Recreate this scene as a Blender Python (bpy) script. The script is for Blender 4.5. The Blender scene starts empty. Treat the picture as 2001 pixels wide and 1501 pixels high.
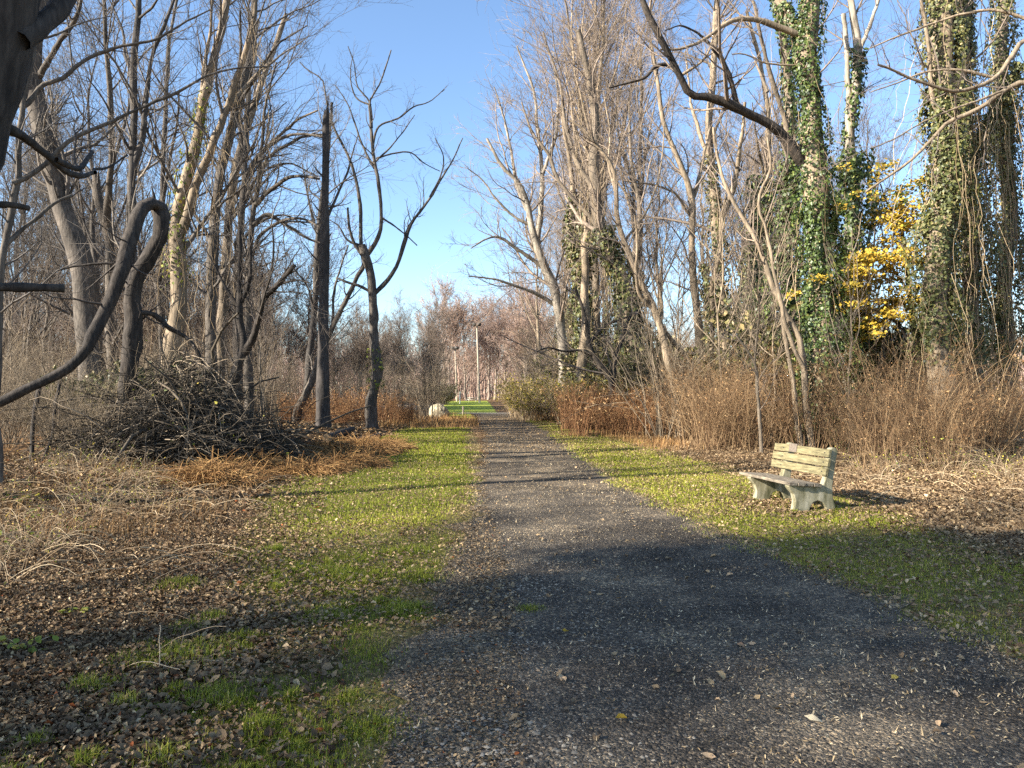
import bpy, math, random
import numpy as np

RNG = np.random.default_rng(11)
random.seed(5)
scene = bpy.context.scene
COL = scene.collection
D = bpy.data

# ------------------------------------------------------------------ camera model
F, CX, CY, CAMH, PITCH = 1445.0, 1000.5, 750.5, 1.6, math.radians(0.7)
SUN_AZ = (-0.915, -0.403)          # horizontal direction towards the sun
SUN_EL = math.radians(25.0)


def at(px, py, depth):
    """world point seen at photo pixel (px,py) at distance `depth` along +Y"""
    v = (CY - py) / F
    x = (px - CX) / F
    dy = math.cos(PITCH) - math.sin(PITCH) * v
    dz = math.sin(PITCH) + math.cos(PITCH) * v
    k = depth / dy
    return np.array([x * k, depth, CAMH + dz * k])


def gx(px, depth):
    return at(px, 768, depth)[0]


def pxof(x, y):
    return CX + x / max(y, 0.1) * F


# ------------------------------------------------------------------ noise
def _hash(i, j, s):
    n = (i * 374761393 + j * 668265263 + s * 974711) & 0x7fffffff
    n = ((n ^ (n >> 13)) * 1274126177) & 0x7fffffff
    return ((n ^ (n >> 16)) & 0xffff) / 65535.0


def vnoise(x, y, s=0):
    x = np.asarray(x, float); y = np.asarray(y, float)
    i = np.floor(x).astype(np.int64); j = np.floor(y).astype(np.int64)
    u = x - i; v = y - j
    u = u * u * (3 - 2 * u); v = v * v * (3 - 2 * v)
    a = _hash(i, j, s); b = _hash(i + 1, j, s); c = _hash(i, j + 1, s); d = _hash(i + 1, j + 1, s)
    return (a * (1 - u) + b * u) * (1 - v) + (c * (1 - u) + d * u) * v


def fbm(x, y, s=0, o=3):
    r = 0; a = .5; f = 1.0
    for k in range(o):
        r = r + a * vnoise(np.asarray(x) * f, np.asarray(y) * f, s + k); a *= .5; f *= 2.1
    return r / (1 - .5 ** o)


def sstep(a, b, x):
    t = np.clip((np.asarray(x, float) - a) / (b - a), 0, 1)
    return t * t * (3 - 2 * t)


# path / lawn outlines, in metres -------------------------------------------------
PY = np.array([-6, 0, 3, 5, 8, 12, 20, 28, 38, 48, 56, 60])
PL = np.array([.0, -.1, -.08, -.05, -.25, -.5, -.75, -1.0, -1.6, -2.2, -3.0, -4.0])
PR = np.array([3.6, 3.2, 3.0, 2.8, 2.3, 1.85, 1.65, 1.55, 1.2, .6, .4, .4])
LL = np.array([-1.5, -1.5, -1.6, -2.0, -3.0, -3.9, -4.0, -4.4, -4.9, -5, -5, -5])
LR = np.array([6.2, 6.2, 5.6, 5.3, 5.1, 5.0, 4.2, 3.4, 2.6, 2.0, 1.6, 1.4])


def pl(y): return np.interp(y, PY, PL)
def vl(y): return np.interp(y, [-6, 0, 3, 5, 8, 12, 16, 60], [-.8, -.75, -.62, -.7, -.62, -.62, -.85, -4.05])      # outer edge of the stony verge
def pr(y): return np.interp(y, PY, PR)
def ll(y): return np.interp(y, PY, LL)
def lr(y): return np.interp(y, PY, LR)


def ground_h(x, y):
    x = np.asarray(x, float); y = np.asarray(y, float)
    out = np.maximum(sstep(-5.2, -8.5, x), sstep(6.5, 10, x))
    far = sstep(45, 60, y)
    out = out * (1 - far) + np.maximum(sstep(-14, -20, x), sstep(3, 8, x)) * far
    bank = .25 * sstep(-5.2, -8, x) * (1 - sstep(25, 40, y))
    return out * (fbm(x * .25, y * .25, 3) - .5) * .45 + bank


# ------------------------------------------------------------------ geometry accumulators
class Geo:
    def __init__(self):
        self.v = []; self.q = []; self.t = []; self.a = []; self.n = 0

    def add(self, v, q=None, t=None, tint=.5):
        v = np.asarray(v, float).reshape(-1, 3)
        if q is not None and len(q): self.q.append(np.asarray(q, np.int64).reshape(-1, 4) + self.n)
        if t is not None and len(t): self.t.append(np.asarray(t, np.int64).reshape(-1, 3) + self.n)
        a = np.empty(len(v)); a[:] = tint
        self.v.append(v); self.a.append(a); self.n += len(v)

    def mesh(self, name, mat, off=(0, 0, 0), smooth=True):
        me = D.meshes.new(name)
        v = np.concatenate(self.v) - np.asarray(off, float)
        q = np.concatenate(self.q) if self.q else np.zeros((0, 4), np.int64)
        t = np.concatenate(self.t) if self.t else np.zeros((0, 3), np.int64)
        me.vertices.add(len(v)); me.vertices.foreach_set('co', v.astype(np.float32).ravel())
        loops = np.concatenate([q.ravel(), t.ravel()]).astype(np.int32)
        me.loops.add(len(loops)); me.loops.foreach_set('vertex_index', loops)
        starts = np.concatenate([np.arange(len(q)) * 4, len(q) * 4 + np.arange(len(t)) * 3]).astype(np.int32)
        me.polygons.add(len(starts)); me.polygons.foreach_set('loop_start', starts)
        me.update(calc_edges=True)
        if smooth: me.polygons.foreach_set('use_smooth', np.ones(len(starts), bool))
        at_ = me.attributes.new('tint', 'FLOAT', 'POINT')
        at_.data.foreach_set('value', np.concatenate(self.a).astype(np.float32))
        me.materials.append(mat)
        return me

    def build(self, name, mat, parent=None, off=(0, 0, 0), smooth=True):
        if self.n == 0: return None
        o = D.objects.new(name, self.mesh(name, mat, off, smooth)); COL.objects.link(o)
        if parent is not None: o.parent = parent
        elif any(off): o.location = off
        return o


def tag(o, label=None, cat=None, group=None, kind=None):
    if label: o['label'] = label
    if cat: o['category'] = cat
    if group: o['group'] = group
    if kind: o['kind'] = kind
    return o


def empty(name, loc, label=None, cat=None, group=None):
    o = D.objects.new(name, None); COL.objects.link(o); o.location = [float(c) for c in loc]
    o.empty_display_size = .2
    return tag(o, label, cat, group)


def dup(root, loc, rz=0, s=1.0, label=None, group=None, tilt=(0, 0)):
    c = root.copy(); COL.objects.link(c)
    c.location = [float(k) for k in loc]; c.rotation_euler = (tilt[0], tilt[1], rz)
    c.scale = (s, s, s) if np.isscalar(s) else s
    if label: c['label'] = label
    if group: c['group'] = group
    for ch in list(root.children):
        d = ch.copy(); COL.objects.link(d); d.parent = c
        for g in ch.children:
            e = g.copy(); COL.objects.link(e); e.parent = d
    return c


def nrm(a):
    return a / np.maximum(np.linalg.norm(a, axis=-1, keepdims=True), 1e-9)


def tubes(geo, P, R, S=5, ref=None, tint=None, rough=0.0):
    P = np.asarray(P, float); R = np.asarray(R, float)
    if P.ndim == 2: P = P[None]; R = R[None]
    B, N, _ = P.shape
    T = nrm(np.gradient(P, axis=1))
    if ref is None:
        d = nrm(P[:, -1] - P[:, 0] + 1e-6)
        ax = np.where(np.abs(d[:, 2:3]) > .8, np.array([[1., .2, 0]]), np.array([[0., .1, 1.]]))
        rf = nrm(np.cross(d, ax))[:, None, :]
    else:
        rf = np.broadcast_to(np.asarray(ref, float), (B, 1, 3))
    U = nrm(rf - (rf * T).sum(-1, keepdims=True) * T)
    V = np.cross(T, U)
    a = np.arange(S) / S * 2 * np.pi
    RR = R[:, :, None] * np.ones(S)
    if rough > 0:
        RR = RR * (1 + rough * RNG.normal(0, 1, RR.shape))
    v = P[:, :, None, :] + RR[..., None] * (np.cos(a)[None, None, :, None] * U[:, :, None, :] + np.sin(a)[None, None, :, None] * V[:, :, None, :])
    b = np.arange(B)[:, None, None] * (N * S); i = np.arange(N - 1)[None, :, None] * S; k = np.arange(S)[None, None, :]
    k2 = (k + 1) % S
    q = np.stack([b + i + k, b + i + k2, b + i + S + k2, b + i + S + k], -1).reshape(-1, 4)
    tv = .5 if tint is None else np.repeat(np.asarray(tint, float), N * S)
    geo.add(v, q, tint=tv)


def children(P, R, nch, t0, t1, ang, length, n=5, up=0.1, wander=.15, rr=.6, rmin=.004, tip=.3, lenvar=.35, droop=0.0, tpow=1.0):
    """grow side branches on a batch of polylines"""
    B, N, _ = P.shape
    nch = np.broadcast_to(np.asarray(nch), (B,))
    k = np.floor(nch + RNG.random(B)).astype(int)
    idx = np.repeat(np.arange(B), k); M = len(idx)
    if M == 0: return np.zeros((0, n, 3)), np.zeros((0, n)), np.zeros(0)
    t = (t0 + (t1 - t0) * RNG.random(M) ** tpow)
    f = t * (N - 1); i = np.minimum(f.astype(int), N - 2); w = (f - i)[:, None]
    p = P[idx, i] * (1 - w) + P[idx, i + 1] * w
    rp = R[idx, i] * (1 - w[:, 0]) + R[idx, i + 1] * w[:, 0]
    T = nrm(P[idx, i + 1] - P[idx, i])
    g = RNG.normal(0, 1, (M, 3)); pe = nrm(g - (g * T).sum(-1, keepdims=True) * T)
    a = np.radians(RNG.uniform(ang[0], ang[1], M))[:, None]
    d = nrm(T * np.cos(a) + pe * np.sin(a) + np.array([0, 0, up * 1.5]))
    L = length(idx, t) if callable(length) else np.full(M, float(length))
    L = L * np.exp(RNG.normal(0, lenvar, M))
    out = np.zeros((M, n, 3)); out[:, 0] = p
    st = (L / (n - 1))[:, None]
    for j in range(1, n):
        out[:, j] = out[:, j - 1] + d * st
        d = nrm(d + RNG.normal(0, wander, (M, 3)) + np.array([0, 0, up - droop * j / n]))
    r0 = np.maximum(rp * rr * RNG.uniform(.6, 1.0, M), rmin)
    r0 = np.minimum(r0, np.maximum(rp * .9, rmin))
    r0 = np.maximum(np.minimum(r0, L * .024), rmin)
    prof = np.linspace(1, tip, n)[None, :]
    return out, np.maximum(r0[:, None] * prof, rmin * .55), L


def leaves(geo, pos, nr, size, aspect=.7, fold=.18, curl=0.0, along=None, tint=None, kind='kite'):
    pos = np.asarray(pos, float); M = len(pos)
    if M == 0: return
    nr = nrm(np.asarray(nr, float))
    size = np.broadcast_to(np.asarray(size, float), (M,))
    g = RNG.normal(0, 1, (M, 3)) if along is None else np.broadcast_to(along, (M, 3)) + RNG.normal(0, .5, (M, 3))
    a = nrm(g - (g * nr).sum(-1, keepdims=True) * nr); b = np.cross(nr, a)
    if kind == 'kite':
        uv = np.array([[0, 0, 0], [.38, .5 * aspect, fold], [1, 0, -.1], [.38, -.5 * aspect, fold], ])
        tris = np.array([[0, 2, 1], [0, 3, 2]])
    else:       # leaf with midrib, 8 points
        uv = np.array([[-.5, 0, 0], [-.2, .42 * aspect, fold], [.2, .36 * aspect, fold * .9], [.5, 0, 0], [.2, -.36 * aspect, fold * .9], [-.2, -.42 * aspect, fold], [-.2, 0, 0], [.2, 0, 0]])
        tris = np.array([[0, 6, 1], [0, 5, 6], [3, 2, 7], [3, 7, 4], [1, 6, 7], [1, 7, 2], [5, 4, 7], [5, 7, 6]])
    K = len(uv)
    W = np.tile(uv[None], (M, 1, 1)).astype(float)
    W[:, :, 1] *= RNG.uniform(.7, 1.25, (M, 1))
    W[:, :, 2] *= RNG.uniform(-.4, 1.6, (M, 1))
    if curl > 0:
        c = RNG.normal(0, curl, (M, 1)); c2 = RNG.normal(0, curl, (M, 1))
        W[:, :, 2] += c * (W[:, :, 0] ** 2) * 2 + c2 * W[:, :, 1] * W[:, :, 0] * 3
    v = pos[:, None, :] + size[:, None, None] * (W[:, :, 0:1] * a[:, None] + W[:, :, 1:2] * b[:, None] + W[:, :, 2:3] * nr[:, None])
    t = (tris[None] + np.arange(M)[:, None, None] * K).reshape(-1, 3)
    tv = np.repeat(RNG.random(M) if tint is None else tint, K)
    geo.add(v, None, t, tv)


def spline(pts, N):
    pts = np.asarray(pts, float); n = len(pts)
    d = np.concatenate([[0], np.cumsum(np.linalg.norm(np.diff(pts[:, :3], axis=0), axis=1))])
    t = np.linspace(0, d[-1], N)
    m = np.gradient(pts, d, axis=0) if n > 2 else np.repeat((pts[1:] - pts[:1]) / max(d[-1], 1e-6), n, axis=0)
    i = np.clip(np.searchsorted(d, t, side='right') - 1, 0, n - 2)
    h = (d[i + 1] - d[i])[:, None]; u = ((t - d[i]) / h[:, 0])[:, None]
    return ((2 * u ** 3 - 3 * u ** 2 + 1) * pts[i] + (u ** 3 - 2 * u ** 2 + u) * h * m[i] + (-2 * u ** 3 + 3 * u ** 2) * pts[i + 1] + (u ** 3 - u ** 2) * h * m[i + 1])


# ------------------------------------------------------------------ materials
def new_mat(name):
    m = D.materials.new(name); m.use_nodes = True
    nt = m.node_tree; nt.nodes.clear()
    return m, nt


def N_(nt, t, **kw):
    n = nt.nodes.new(t)
    for k, v in kw.items():
        if k.startswith('i_'):
            n.inputs[k[2:].replace('_', ' ')].default_value = v
        else:
            setattr(n, k, v)
    return n


def ramp(nt, stops, interp='LINEAR'):
    r = nt.nodes.new('ShaderNodeValToRGB'); e = r.color_ramp.elements; r.color_ramp.interpolation = interp
    while len(e) < len(stops): e.new(.5)
    for k, (p, c) in enumerate(stops):
        e[k].position = p; e[k].color = (*c, 1)
    return r


def warm(stops, gain=1.0, k=1.0):
    return [(p, (min(c[0] * gain, .85), min(c[1] * (1 - .07 * k) * gain, .85), min(c[2] * (1 - .20 * k) * gain, .85))) for p, c in stops]


def finish(nt, color, rough=.85, bump=None, bstr=.3, bdist=.02, transl=None, spec=.2):
    p = N_(nt, 'ShaderNodeBsdfPrincipled'); p.inputs['Roughness'].default_value = rough
    p.inputs['Specular IOR Level'].default_value = spec
    nt.links.new(color, p.inputs['Base Color'])
    if bump is not None:
        b = N_(nt, 'ShaderNodeBump'); b.inputs['Strength'].default_value = bstr; b.inputs['Distance'].default_value = bdist
        nt.links.new(bump, b.inputs['Height']); nt.links.new(b.outputs[0], p.inputs['Normal'])
    out = N_(nt, 'ShaderNodeOutputMaterial'); sh = p.outputs[0]
    if transl:
        tr = N_(nt, 'ShaderNodeBsdfTranslucent'); nt.links.new(color, tr.inputs['Color'])
        mx = N_(nt, 'ShaderNodeMixShader'); mx.inputs[0].default_value = transl
        nt.links.new(sh, mx.inputs[1]); nt.links.new(tr.outputs[0], mx.inputs[2]); sh = mx.outputs[0]
    nt.links.new(sh, out.inputs['Surface'])


def coords(nt, scale, kind='Object'):
    tc = N_(nt, 'ShaderNodeTexCoord'); mp = N_(nt, 'ShaderNodeMapping')
    mp.inputs['Scale'].default_value = scale if not np.isscalar(scale) else (scale,) * 3
    nt.links.new(tc.outputs[kind], mp.inputs['Vector']); return mp.outputs[0]


def mixc(nt, fac, a, b, mode='MIX'):
    m = N_(nt, 'ShaderNodeMix', data_type='RGBA', blend_type=mode)
    for s, v in ((m.inputs[0], fac), (m.inputs[6], a), (m.inputs[7], b)):
        if hasattr(v, 'type') and hasattr(v, 'node'): nt.links.new(v, s)
        elif np.isscalar(v): s.default_value = v
        else: s.default_value = (*v, 1)
    return m.outputs[2]


def bark_mat(name, dark, mid, light, scale=6.0, bump=.6, moss=None):
    m, nt = new_mat(name)
    co = coords(nt, (scale, scale, scale * .18))
    n1 = N_(nt, 'ShaderNodeTexNoise'); n1.inputs['Scale'].default_value = 3.0; n1.inputs['Detail'].default_value = 6
    n1.inputs['Roughness'].default_value = .65
    nt.links.new(co, n1.inputs['Vector'])
    r = ramp(nt, warm([(.3, dark), (.5, mid), (.72, light)], 1.08, .5))
    nt.links.new(n1.outputs['Fac'], r.inputs[0])
    co2 = coords(nt, .8); n2 = N_(nt, 'ShaderNodeTexNoise'); n2.inputs['Scale'].default_value = 1.3; n2.inputs['Detail'].default_value = 3
    nt.links.new(co2, n2.inputs['Vector'])
    oi = N_(nt, 'ShaderNodeObjectInfo')
    r3 = ramp(nt, [(0, (.72, .72, .74)), (1, (1.25, 1.2, 1.12))]); nt.links.new(oi.outputs['Random'], r3.inputs[0])
    c = mixc(nt, 1.0, r.outputs[0], r3.outputs[0], 'MULTIPLY')
    r2 = ramp(nt, [(.35, (.65, .65, .65)), (.65, (1.15, 1.12, 1.1))]); nt.links.new(n2.outputs['Fac'], r2.inputs[0])
    c = mixc(nt, 1.0, c, r2.outputs[0], 'MULTIPLY')
    if moss:
        rm = ramp(nt, [(.5, (0, 0, 0)), (.62, (1, 1, 1))]); nt.links.new(n2.outputs['Fac'], rm.inputs[0])
        c = mixc(nt, rm.outputs[0], c, moss)
    finish(nt, c, .9, n1.outputs['Fac'], bump, .03)
    return m


def tint_mat(name, stops, rough=.8, transl=None, noise=None, spec=.2, gain=1.25):
    """colour of each leaf / blade / twig from its own tint"""
    m, nt = new_mat(name)
    a = N_(nt, 'ShaderNodeAttribute', attribute_name='tint')
    r = ramp(nt, warm(stops, gain)); nt.links.new(a.outputs['Fac'], r.inputs[0]); c = r.outputs[0]
    if noise:
        co = coords(nt, noise); n = N_(nt, 'ShaderNodeTexNoise'); n.inputs['Scale'].default_value = 1; n.inputs['Detail'].default_value = 3
        nt.links.new(co, n.inputs['Vector'])
        r2 = ramp(nt, [(.3, (.6, .6, .6)), (.7, (1.3, 1.3, 1.3))]); nt.links.new(n.outputs['Fac'], r2.inputs[0])
        c = mixc(nt, 1.0, c, r2.outputs[0], 'MULTIPLY')
    finish(nt, c, rough, transl=transl, spec=spec)
    return m


def ground_mat(name, big, cell, cellscale, bstr=.5, fine=None, bdist=.03, bigscale=.5, gain=1.25):
    m, nt = new_mat(name)
    co = coords(nt, 1.0)
    nb = N_(nt, 'ShaderNodeTexNoise'); nb.inputs['Scale'].default_value = bigscale; nb.inputs['Detail'].default_value = 7; nb.inputs['Roughness'].default_value = .65
    nt.links.new(co, nb.inputs['Vector'])
    rb = ramp(nt, warm(big, gain)); nt.links.new(nb.outputs['Fac'], rb.inputs[0])
    vo = N_(nt, 'ShaderNodeTexVoronoi'); vo.inputs['Scale'].default_value = cellscale; vo.inputs['Randomness'].default_value = 1
    nt.links.new(co, vo.inputs['Vector'])
    sp = N_(nt, 'ShaderNodeSeparateColor'); nt.links.new(vo.outputs['Color'], sp.inputs[0])
    rc = ramp(nt, cell); nt.links.new(sp.outputs[0], rc.inputs[0])
    c = mixc(nt, 1.0, rb.outputs[0], rc.outputs[0], 'MULTIPLY')
    nf = N_(nt, 'ShaderNodeTexNoise'); nf.inputs['Scale'].default_value = cellscale * 1.7; nf.inputs['Detail'].default_value = 4
    nt.links.new(co, nf.inputs['Vector'])
    rf = ramp(nt, [(.3, (.7, .7, .7)), (.7, (1.3, 1.3, 1.3))]); nt.links.new(nf.outputs['Fac'], rf.inputs[0])
    c = mixc(nt, 1.0, c, rf.outputs[0], 'MULTIPLY')
    h = N_(nt, 'ShaderNodeMath', operation='SUBTRACT'); nt.links.new(nf.outputs['Fac'], h.inputs[0]); nt.links.new(vo.outputs['Distance'], h.inputs[1])
    finish(nt, c, .95, h.outputs[0], bstr, bdist, spec=.1)
    return m


M = {}
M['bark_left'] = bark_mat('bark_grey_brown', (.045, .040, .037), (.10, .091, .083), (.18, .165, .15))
M['bark_dark'] = bark_mat('bark_dark', (.022, .020, .019), (.05, .044, .04), (.10, .088, .078))  # naturally dark bark, deepened a little further to paint in shade
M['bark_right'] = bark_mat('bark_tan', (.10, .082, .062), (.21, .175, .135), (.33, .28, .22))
M['bark_pale'] = bark_mat('bark_pale', (.17, .15, .125), (.32, .29, .245), (.5, .46, .40), scale=3)
M['bark_far'] = bark_mat('bark_far', (.14, .115, .10), (.24, .20, .175), (.34, .30, .26), bump=.1)  # kept lighter so the colour stands in for distance haze
M['snag'] = bark_mat('weathered_wood', (.03, .028, .028), (.065, .06, .06), (.11, .103, .10), scale=9)
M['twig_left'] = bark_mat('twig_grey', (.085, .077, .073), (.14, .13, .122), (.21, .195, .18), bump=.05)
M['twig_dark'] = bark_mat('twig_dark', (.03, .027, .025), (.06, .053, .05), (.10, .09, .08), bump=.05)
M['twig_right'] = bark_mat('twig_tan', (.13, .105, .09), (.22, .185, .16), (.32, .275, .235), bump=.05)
M['twig_far'] = bark_mat('twig_pinkish', (.23, .165, .145), (.33, .25, .22), (.42, .34, .30), bump=.05)  # pinkish twigs, lightened to imitate haze at the far end
M['ivy'] = tint_mat('ivy_leaves', [(0, (.018, .032, .011)), (.5, (.052, .085, .022)), (.85, (.13, .17, .045)), (1, (.28, .29, .11))], .45, .12, spec=.4)
M['ivy_olive'] = tint_mat('ivy_olive', [(0, (.028, .034, .014)), (.45, (.075, .09, .03)), (.75, (.16, .155, .06)), (.9, (.28, .235, .12)), (1, (.36, .29, .17))], .5, .12, spec=.35)
M['vine'] = tint_mat('dry_vine', [(0, (.15, .11, .07)), (1, (.38, .31, .22))], .9)
M['yellow'] = tint_mat('yellow_leaves', [(0, (.05, .075, .018)), (.22, (.12, .13, .03)), (.3, (.30, .20, .03)), (.65, (.42, .30, .045)), (1, (.52, .42, .08))], .55, .35)
M['greenleaf'] = tint_mat('green_leaves', [(0, (.045, .07, .014)), (.5, (.15, .19, .035)), (.85, (.36, .34, .07)), (1, (.5, .38, .08))], .55, .25)
M['litter'] = tint_mat('fallen_leaves', [(0, (.05, .028, .014)), (.35, (.115, .077, .047)), (.65, (.19, .142, .094)), (.9, (.36, .26, .15)), (.985, (.50, .40, .27)), (1, (.22, .07, .025))], .8, .1)
M['seed'] = tint_mat('pale_seed_husks', [(0, (.20, .145, .085)), (.6, (.38, .31, .21)), (1, (.54, .47, .35))], .8)
M['pebble'] = tint_mat('gravel_stone', [(0, (.026, .024, .024)), (.62, (.088, .079, .071)), (.85, (.18, .158, .13)), (1, (.30, .26, .21))], .8, spec=.3)
M['palepebble'] = tint_mat('pale_pebble', [(0, (.07, .06, .05)), (.6, (.17, .147, .12)), (1, (.34, .30, .25))], .75, spec=.3)
M['grass'] = tint_mat('grass_blades', [(0, (.075, .105, .014)), (.5, (.19, .225, .026)), (.85, (.33, .33, .055)), (1, (.50, .43, .17))], .6, .3)
M['drygrass'] = tint_mat('dry_grass', [(0, (.10, .055, .025)), (.5, (.24, .135, .06)), (1, (.42, .28, .13))], .8, .15)
M['redstem'] = tint_mat('reddish_stem', [(0, (.11, .055, .03)), (.5, (.22, .115, .06)), (1, (.40, .24, .13))], .8, gain=.95)
M['thickstem'] = tint_mat('tan_stem', [(0, (.05, .03, .02)), (.5, (.19, .12, .07)), (1, (.40, .29, .18))], .8, gain=.95)
M['dryleaf'] = tint_mat('dry_leaf', [(0, (.14, .075, .035)), (.6, (.26, .155, .08)), (1, (.42, .30, .17))], .8, .25)
M['brush'] = tint_mat('brush_stem', [(0, (.06, .05, .04)), (.6, (.15, .125, .10)), (1, (.30, .25, .19))], .9)
M['brushdark'] = tint_mat('dark_bramble', [(0, (.018, .016, .014)), (.6, (.06, .052, .044)), (.88, (.125, .105, .085)), (1, (.30, .25, .20))], .9)
M['cane'] = tint_mat('pale_cane', [(0, (.12, .085, .055)), (.6, (.25, .19, .13)), (1, (.50, .42, .31))], .85)
M['yellowgreen'] = tint_mat('yellow_green_leaves', [(0, (.10, .11, .02)), (.5, (.26, .24, .04)), (1, (.48, .36, .08))], .6, .25)
M['redleaf'] = tint_mat('red_leaf', [(0, (.10, .014, .014)), (1, (.34, .07, .05))], .6, .25)

M['ground'] = ground_mat('forest_floor', [(.3, (.055, .036, .021)), (.5, (.12, .078, .045)), (.7, (.19, .132, .08))],
                         [(0, (.45, .42, .40)), (.5, (.95, .92, .9)), (.85, (1.5, 1.4, 1.25)), (1, (2.0, 1.8, 1.55))], 16, .8)
M['soil'] = ground_mat('lawn_soil', [(.34, (.085, .066, .036)), (.5, (.125, .105, .045)), (.66, (.15, .135, .045))],
                       [(0, (.6, .6, .6)), (.7, (1.1, 1.1, 1.05)), (1, (1.7, 1.6, 1.5))], 34, .5)
M['farlawn'] = ground_mat('far_lawn', [(.34, (.15, .20, .035)), (.5, (.21, .26, .04)), (.66, (.32, .32, .06))],
                          [(0, (.85, .85, .85)), (1, (1.2, 1.2, 1.2))], 6, .2)
M['path'] = ground_mat('gravel_path', [(.36, (.054, .048, .042)), (.5, (.092, .081, .070)), (.64, (.20, .170, .134))],
                       [(0, (.5, .5, .52)), (.6, (1, 1, 1)), (.88, (1.6, 1.5, 1.4)), (1, (3.2, 2.9, 2.5))], 62, .9, bdist=.02, bigscale=.9, gain=1.1)
M['verge'] = ground_mat('stony_verge', [(.3, (.075, .060, .044)), (.5, (.125, .104, .078)), (.7, (.19, .162, .125))],
                        [(0, (.55, .55, .55)), (.6, (1, 1, 1)), (.86, (1.6, 1.5, 1.4)), (1, (2.8, 2.5, 2.2))], 48, .9, bdist=.02, bigscale=1.4)
M['road'] = ground_mat('pale_gravel', [(.3, (.22, .20, .175)), (.7, (.33, .30, .26))], [(0, (.8, .8, .8)), (1, (1.2, 1.2, 1.2))], 20, .3)


def simple_mat(name, stops, scale, rough=.8, bump=.3, detail=6, stretch=(1, 1, 1), bdist=.01):
    m, nt = new_mat(name)
    co = coords(nt, tuple(scale * s for s in stretch))
    n = N_(nt, 'ShaderNodeTexNoise'); n.inputs['Scale'].default_value = 1; n.inputs['Detail'].default_value = detail; n.inputs['Roughness'].default_value = .65
    nt.links.new(co, n.inputs['Vector'])
    r = ramp(nt, warm(stops)); nt.links.new(n.outputs['Fac'], r.inputs[0])
    finish(nt, r.outputs[0], rough, n.outputs['Fac'], bump, bdist)
    return m


M['concrete'] = simple_mat('mossy_concrete', [(.34, (.085, .088, .05)), (.45, (.19, .183, .125)), (.56, (.30, .288, .22)), (.7, (.41, .395, .33))], 8, .9, .4, stretch=(1, 1, .35))
M['slat'] = simple_mat('weathered_slat', [(.32, (.085, .078, .052)), (.45, (.145, .132, .08)), (.57, (.20, .182, .11)), (.72, (.28, .26, .175))], 26, .85, .6, stretch=(1.6, .22, 1.6))
M['seatslat'] = simple_mat('grey_slat', [(.34, (.07, .06, .052)), (.5, (.17, .15, .128)), (.66, (.30, .265, .22))], 26, .85, .5, stretch=(1.6, .25, 1.6))
M['plaque'] = simple_mat('plaque_bronze', [(.3, (.10, .085, .075)), (.7, (.19, .165, .15))], 30, .6, .2)
M['stone'] = simple_mat('pale_stone', [(.3, (.16, .14, .11)), (.48, (.40, .36, .27)), (.7, (.60, .55, .42))], 3, .9, .6, bdist=.05)
M['pole'] = simple_mat('pole_wood', [(.3, (.27, .23, .19)), (.7, (.42, .38, .33))], 4, .8, .2, stretch=(1, 1, .2))
M['darkmetal'] = simple_mat('dark_metal', [(.3, (.03, .03, .03)), (.7, (.06, .06, .06))], 8, .5, .1)
M['white'] = simple_mat('white_paint', [(.3, (.70, .69, .64)), (.7, (.82, .81, .77))], 6, .6, .05)
M['cutwood'] = simple_mat('cut_wood', [(.3, (.20, .14, .09)), (.7, (.38, .28, .18))], 14, .8, .3)

# ------------------------------------------------------------------ setting: ground, path, lawns


def grid_mesh(name, mat, X, Y, hfun, kind='structure'):
    g = Geo(); nx = X.shape[1]; ny = X.shape[0]
    Z = hfun(X, Y)
    i = np.arange(ny - 1)[:, None] * nx; j = np.arange(nx - 1)[None, :]
    q = np.stack([i + j, i + j + 1, i + nx + j + 1, i + nx + j], -1).reshape(-1, 4)
    g.add(np.stack([X, Y, Z], -1), q)
    o = g.build(name, mat); tag(o, kind=kind); return o


def nonuni(lo, hi, n, p=3.0):
    t = np.linspace(-1, 1, n)
    s = np.sign(t) * np.abs(t) ** p
    return np.where(s < 0, -s * lo, s * hi)


gxs = nonuni(-600, 600, 220, 2.6); gys = 20 + nonuni(-320, 900, 260, 2.6)
X, Y = np.meshgrid(gxs, gys)
grid_mesh('ground', M['ground'], X, Y, ground_h)


def strip(name, mat, ys, left, right, z, nx=14, wob=.12, seed=0):
    ys = np.asarray(ys, float)
    l = left(ys) + wob * (fbm(ys * 1.7, ys * 0 + 3, seed) - .5) * 2 + wob * .6 * (vnoise(ys * 6, ys * 0, seed + 9) - .5)
    r = right(ys) + wob * (fbm(ys * 1.7, ys * 0 + 9, seed + 1) - .5) * 2 + wob * .6 * (vnoise(ys * 6, ys * 0, seed + 19) - .5)
    u = np.linspace(0, 1, nx)[None, :]
    X = l[:, None] * (1 - u) + r[:, None] * u; Y = np.repeat(ys[:, None], nx, 1)
    return grid_mesh(name, mat, X, Y, lambda a, b: np.full(a.shape, z))


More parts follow.
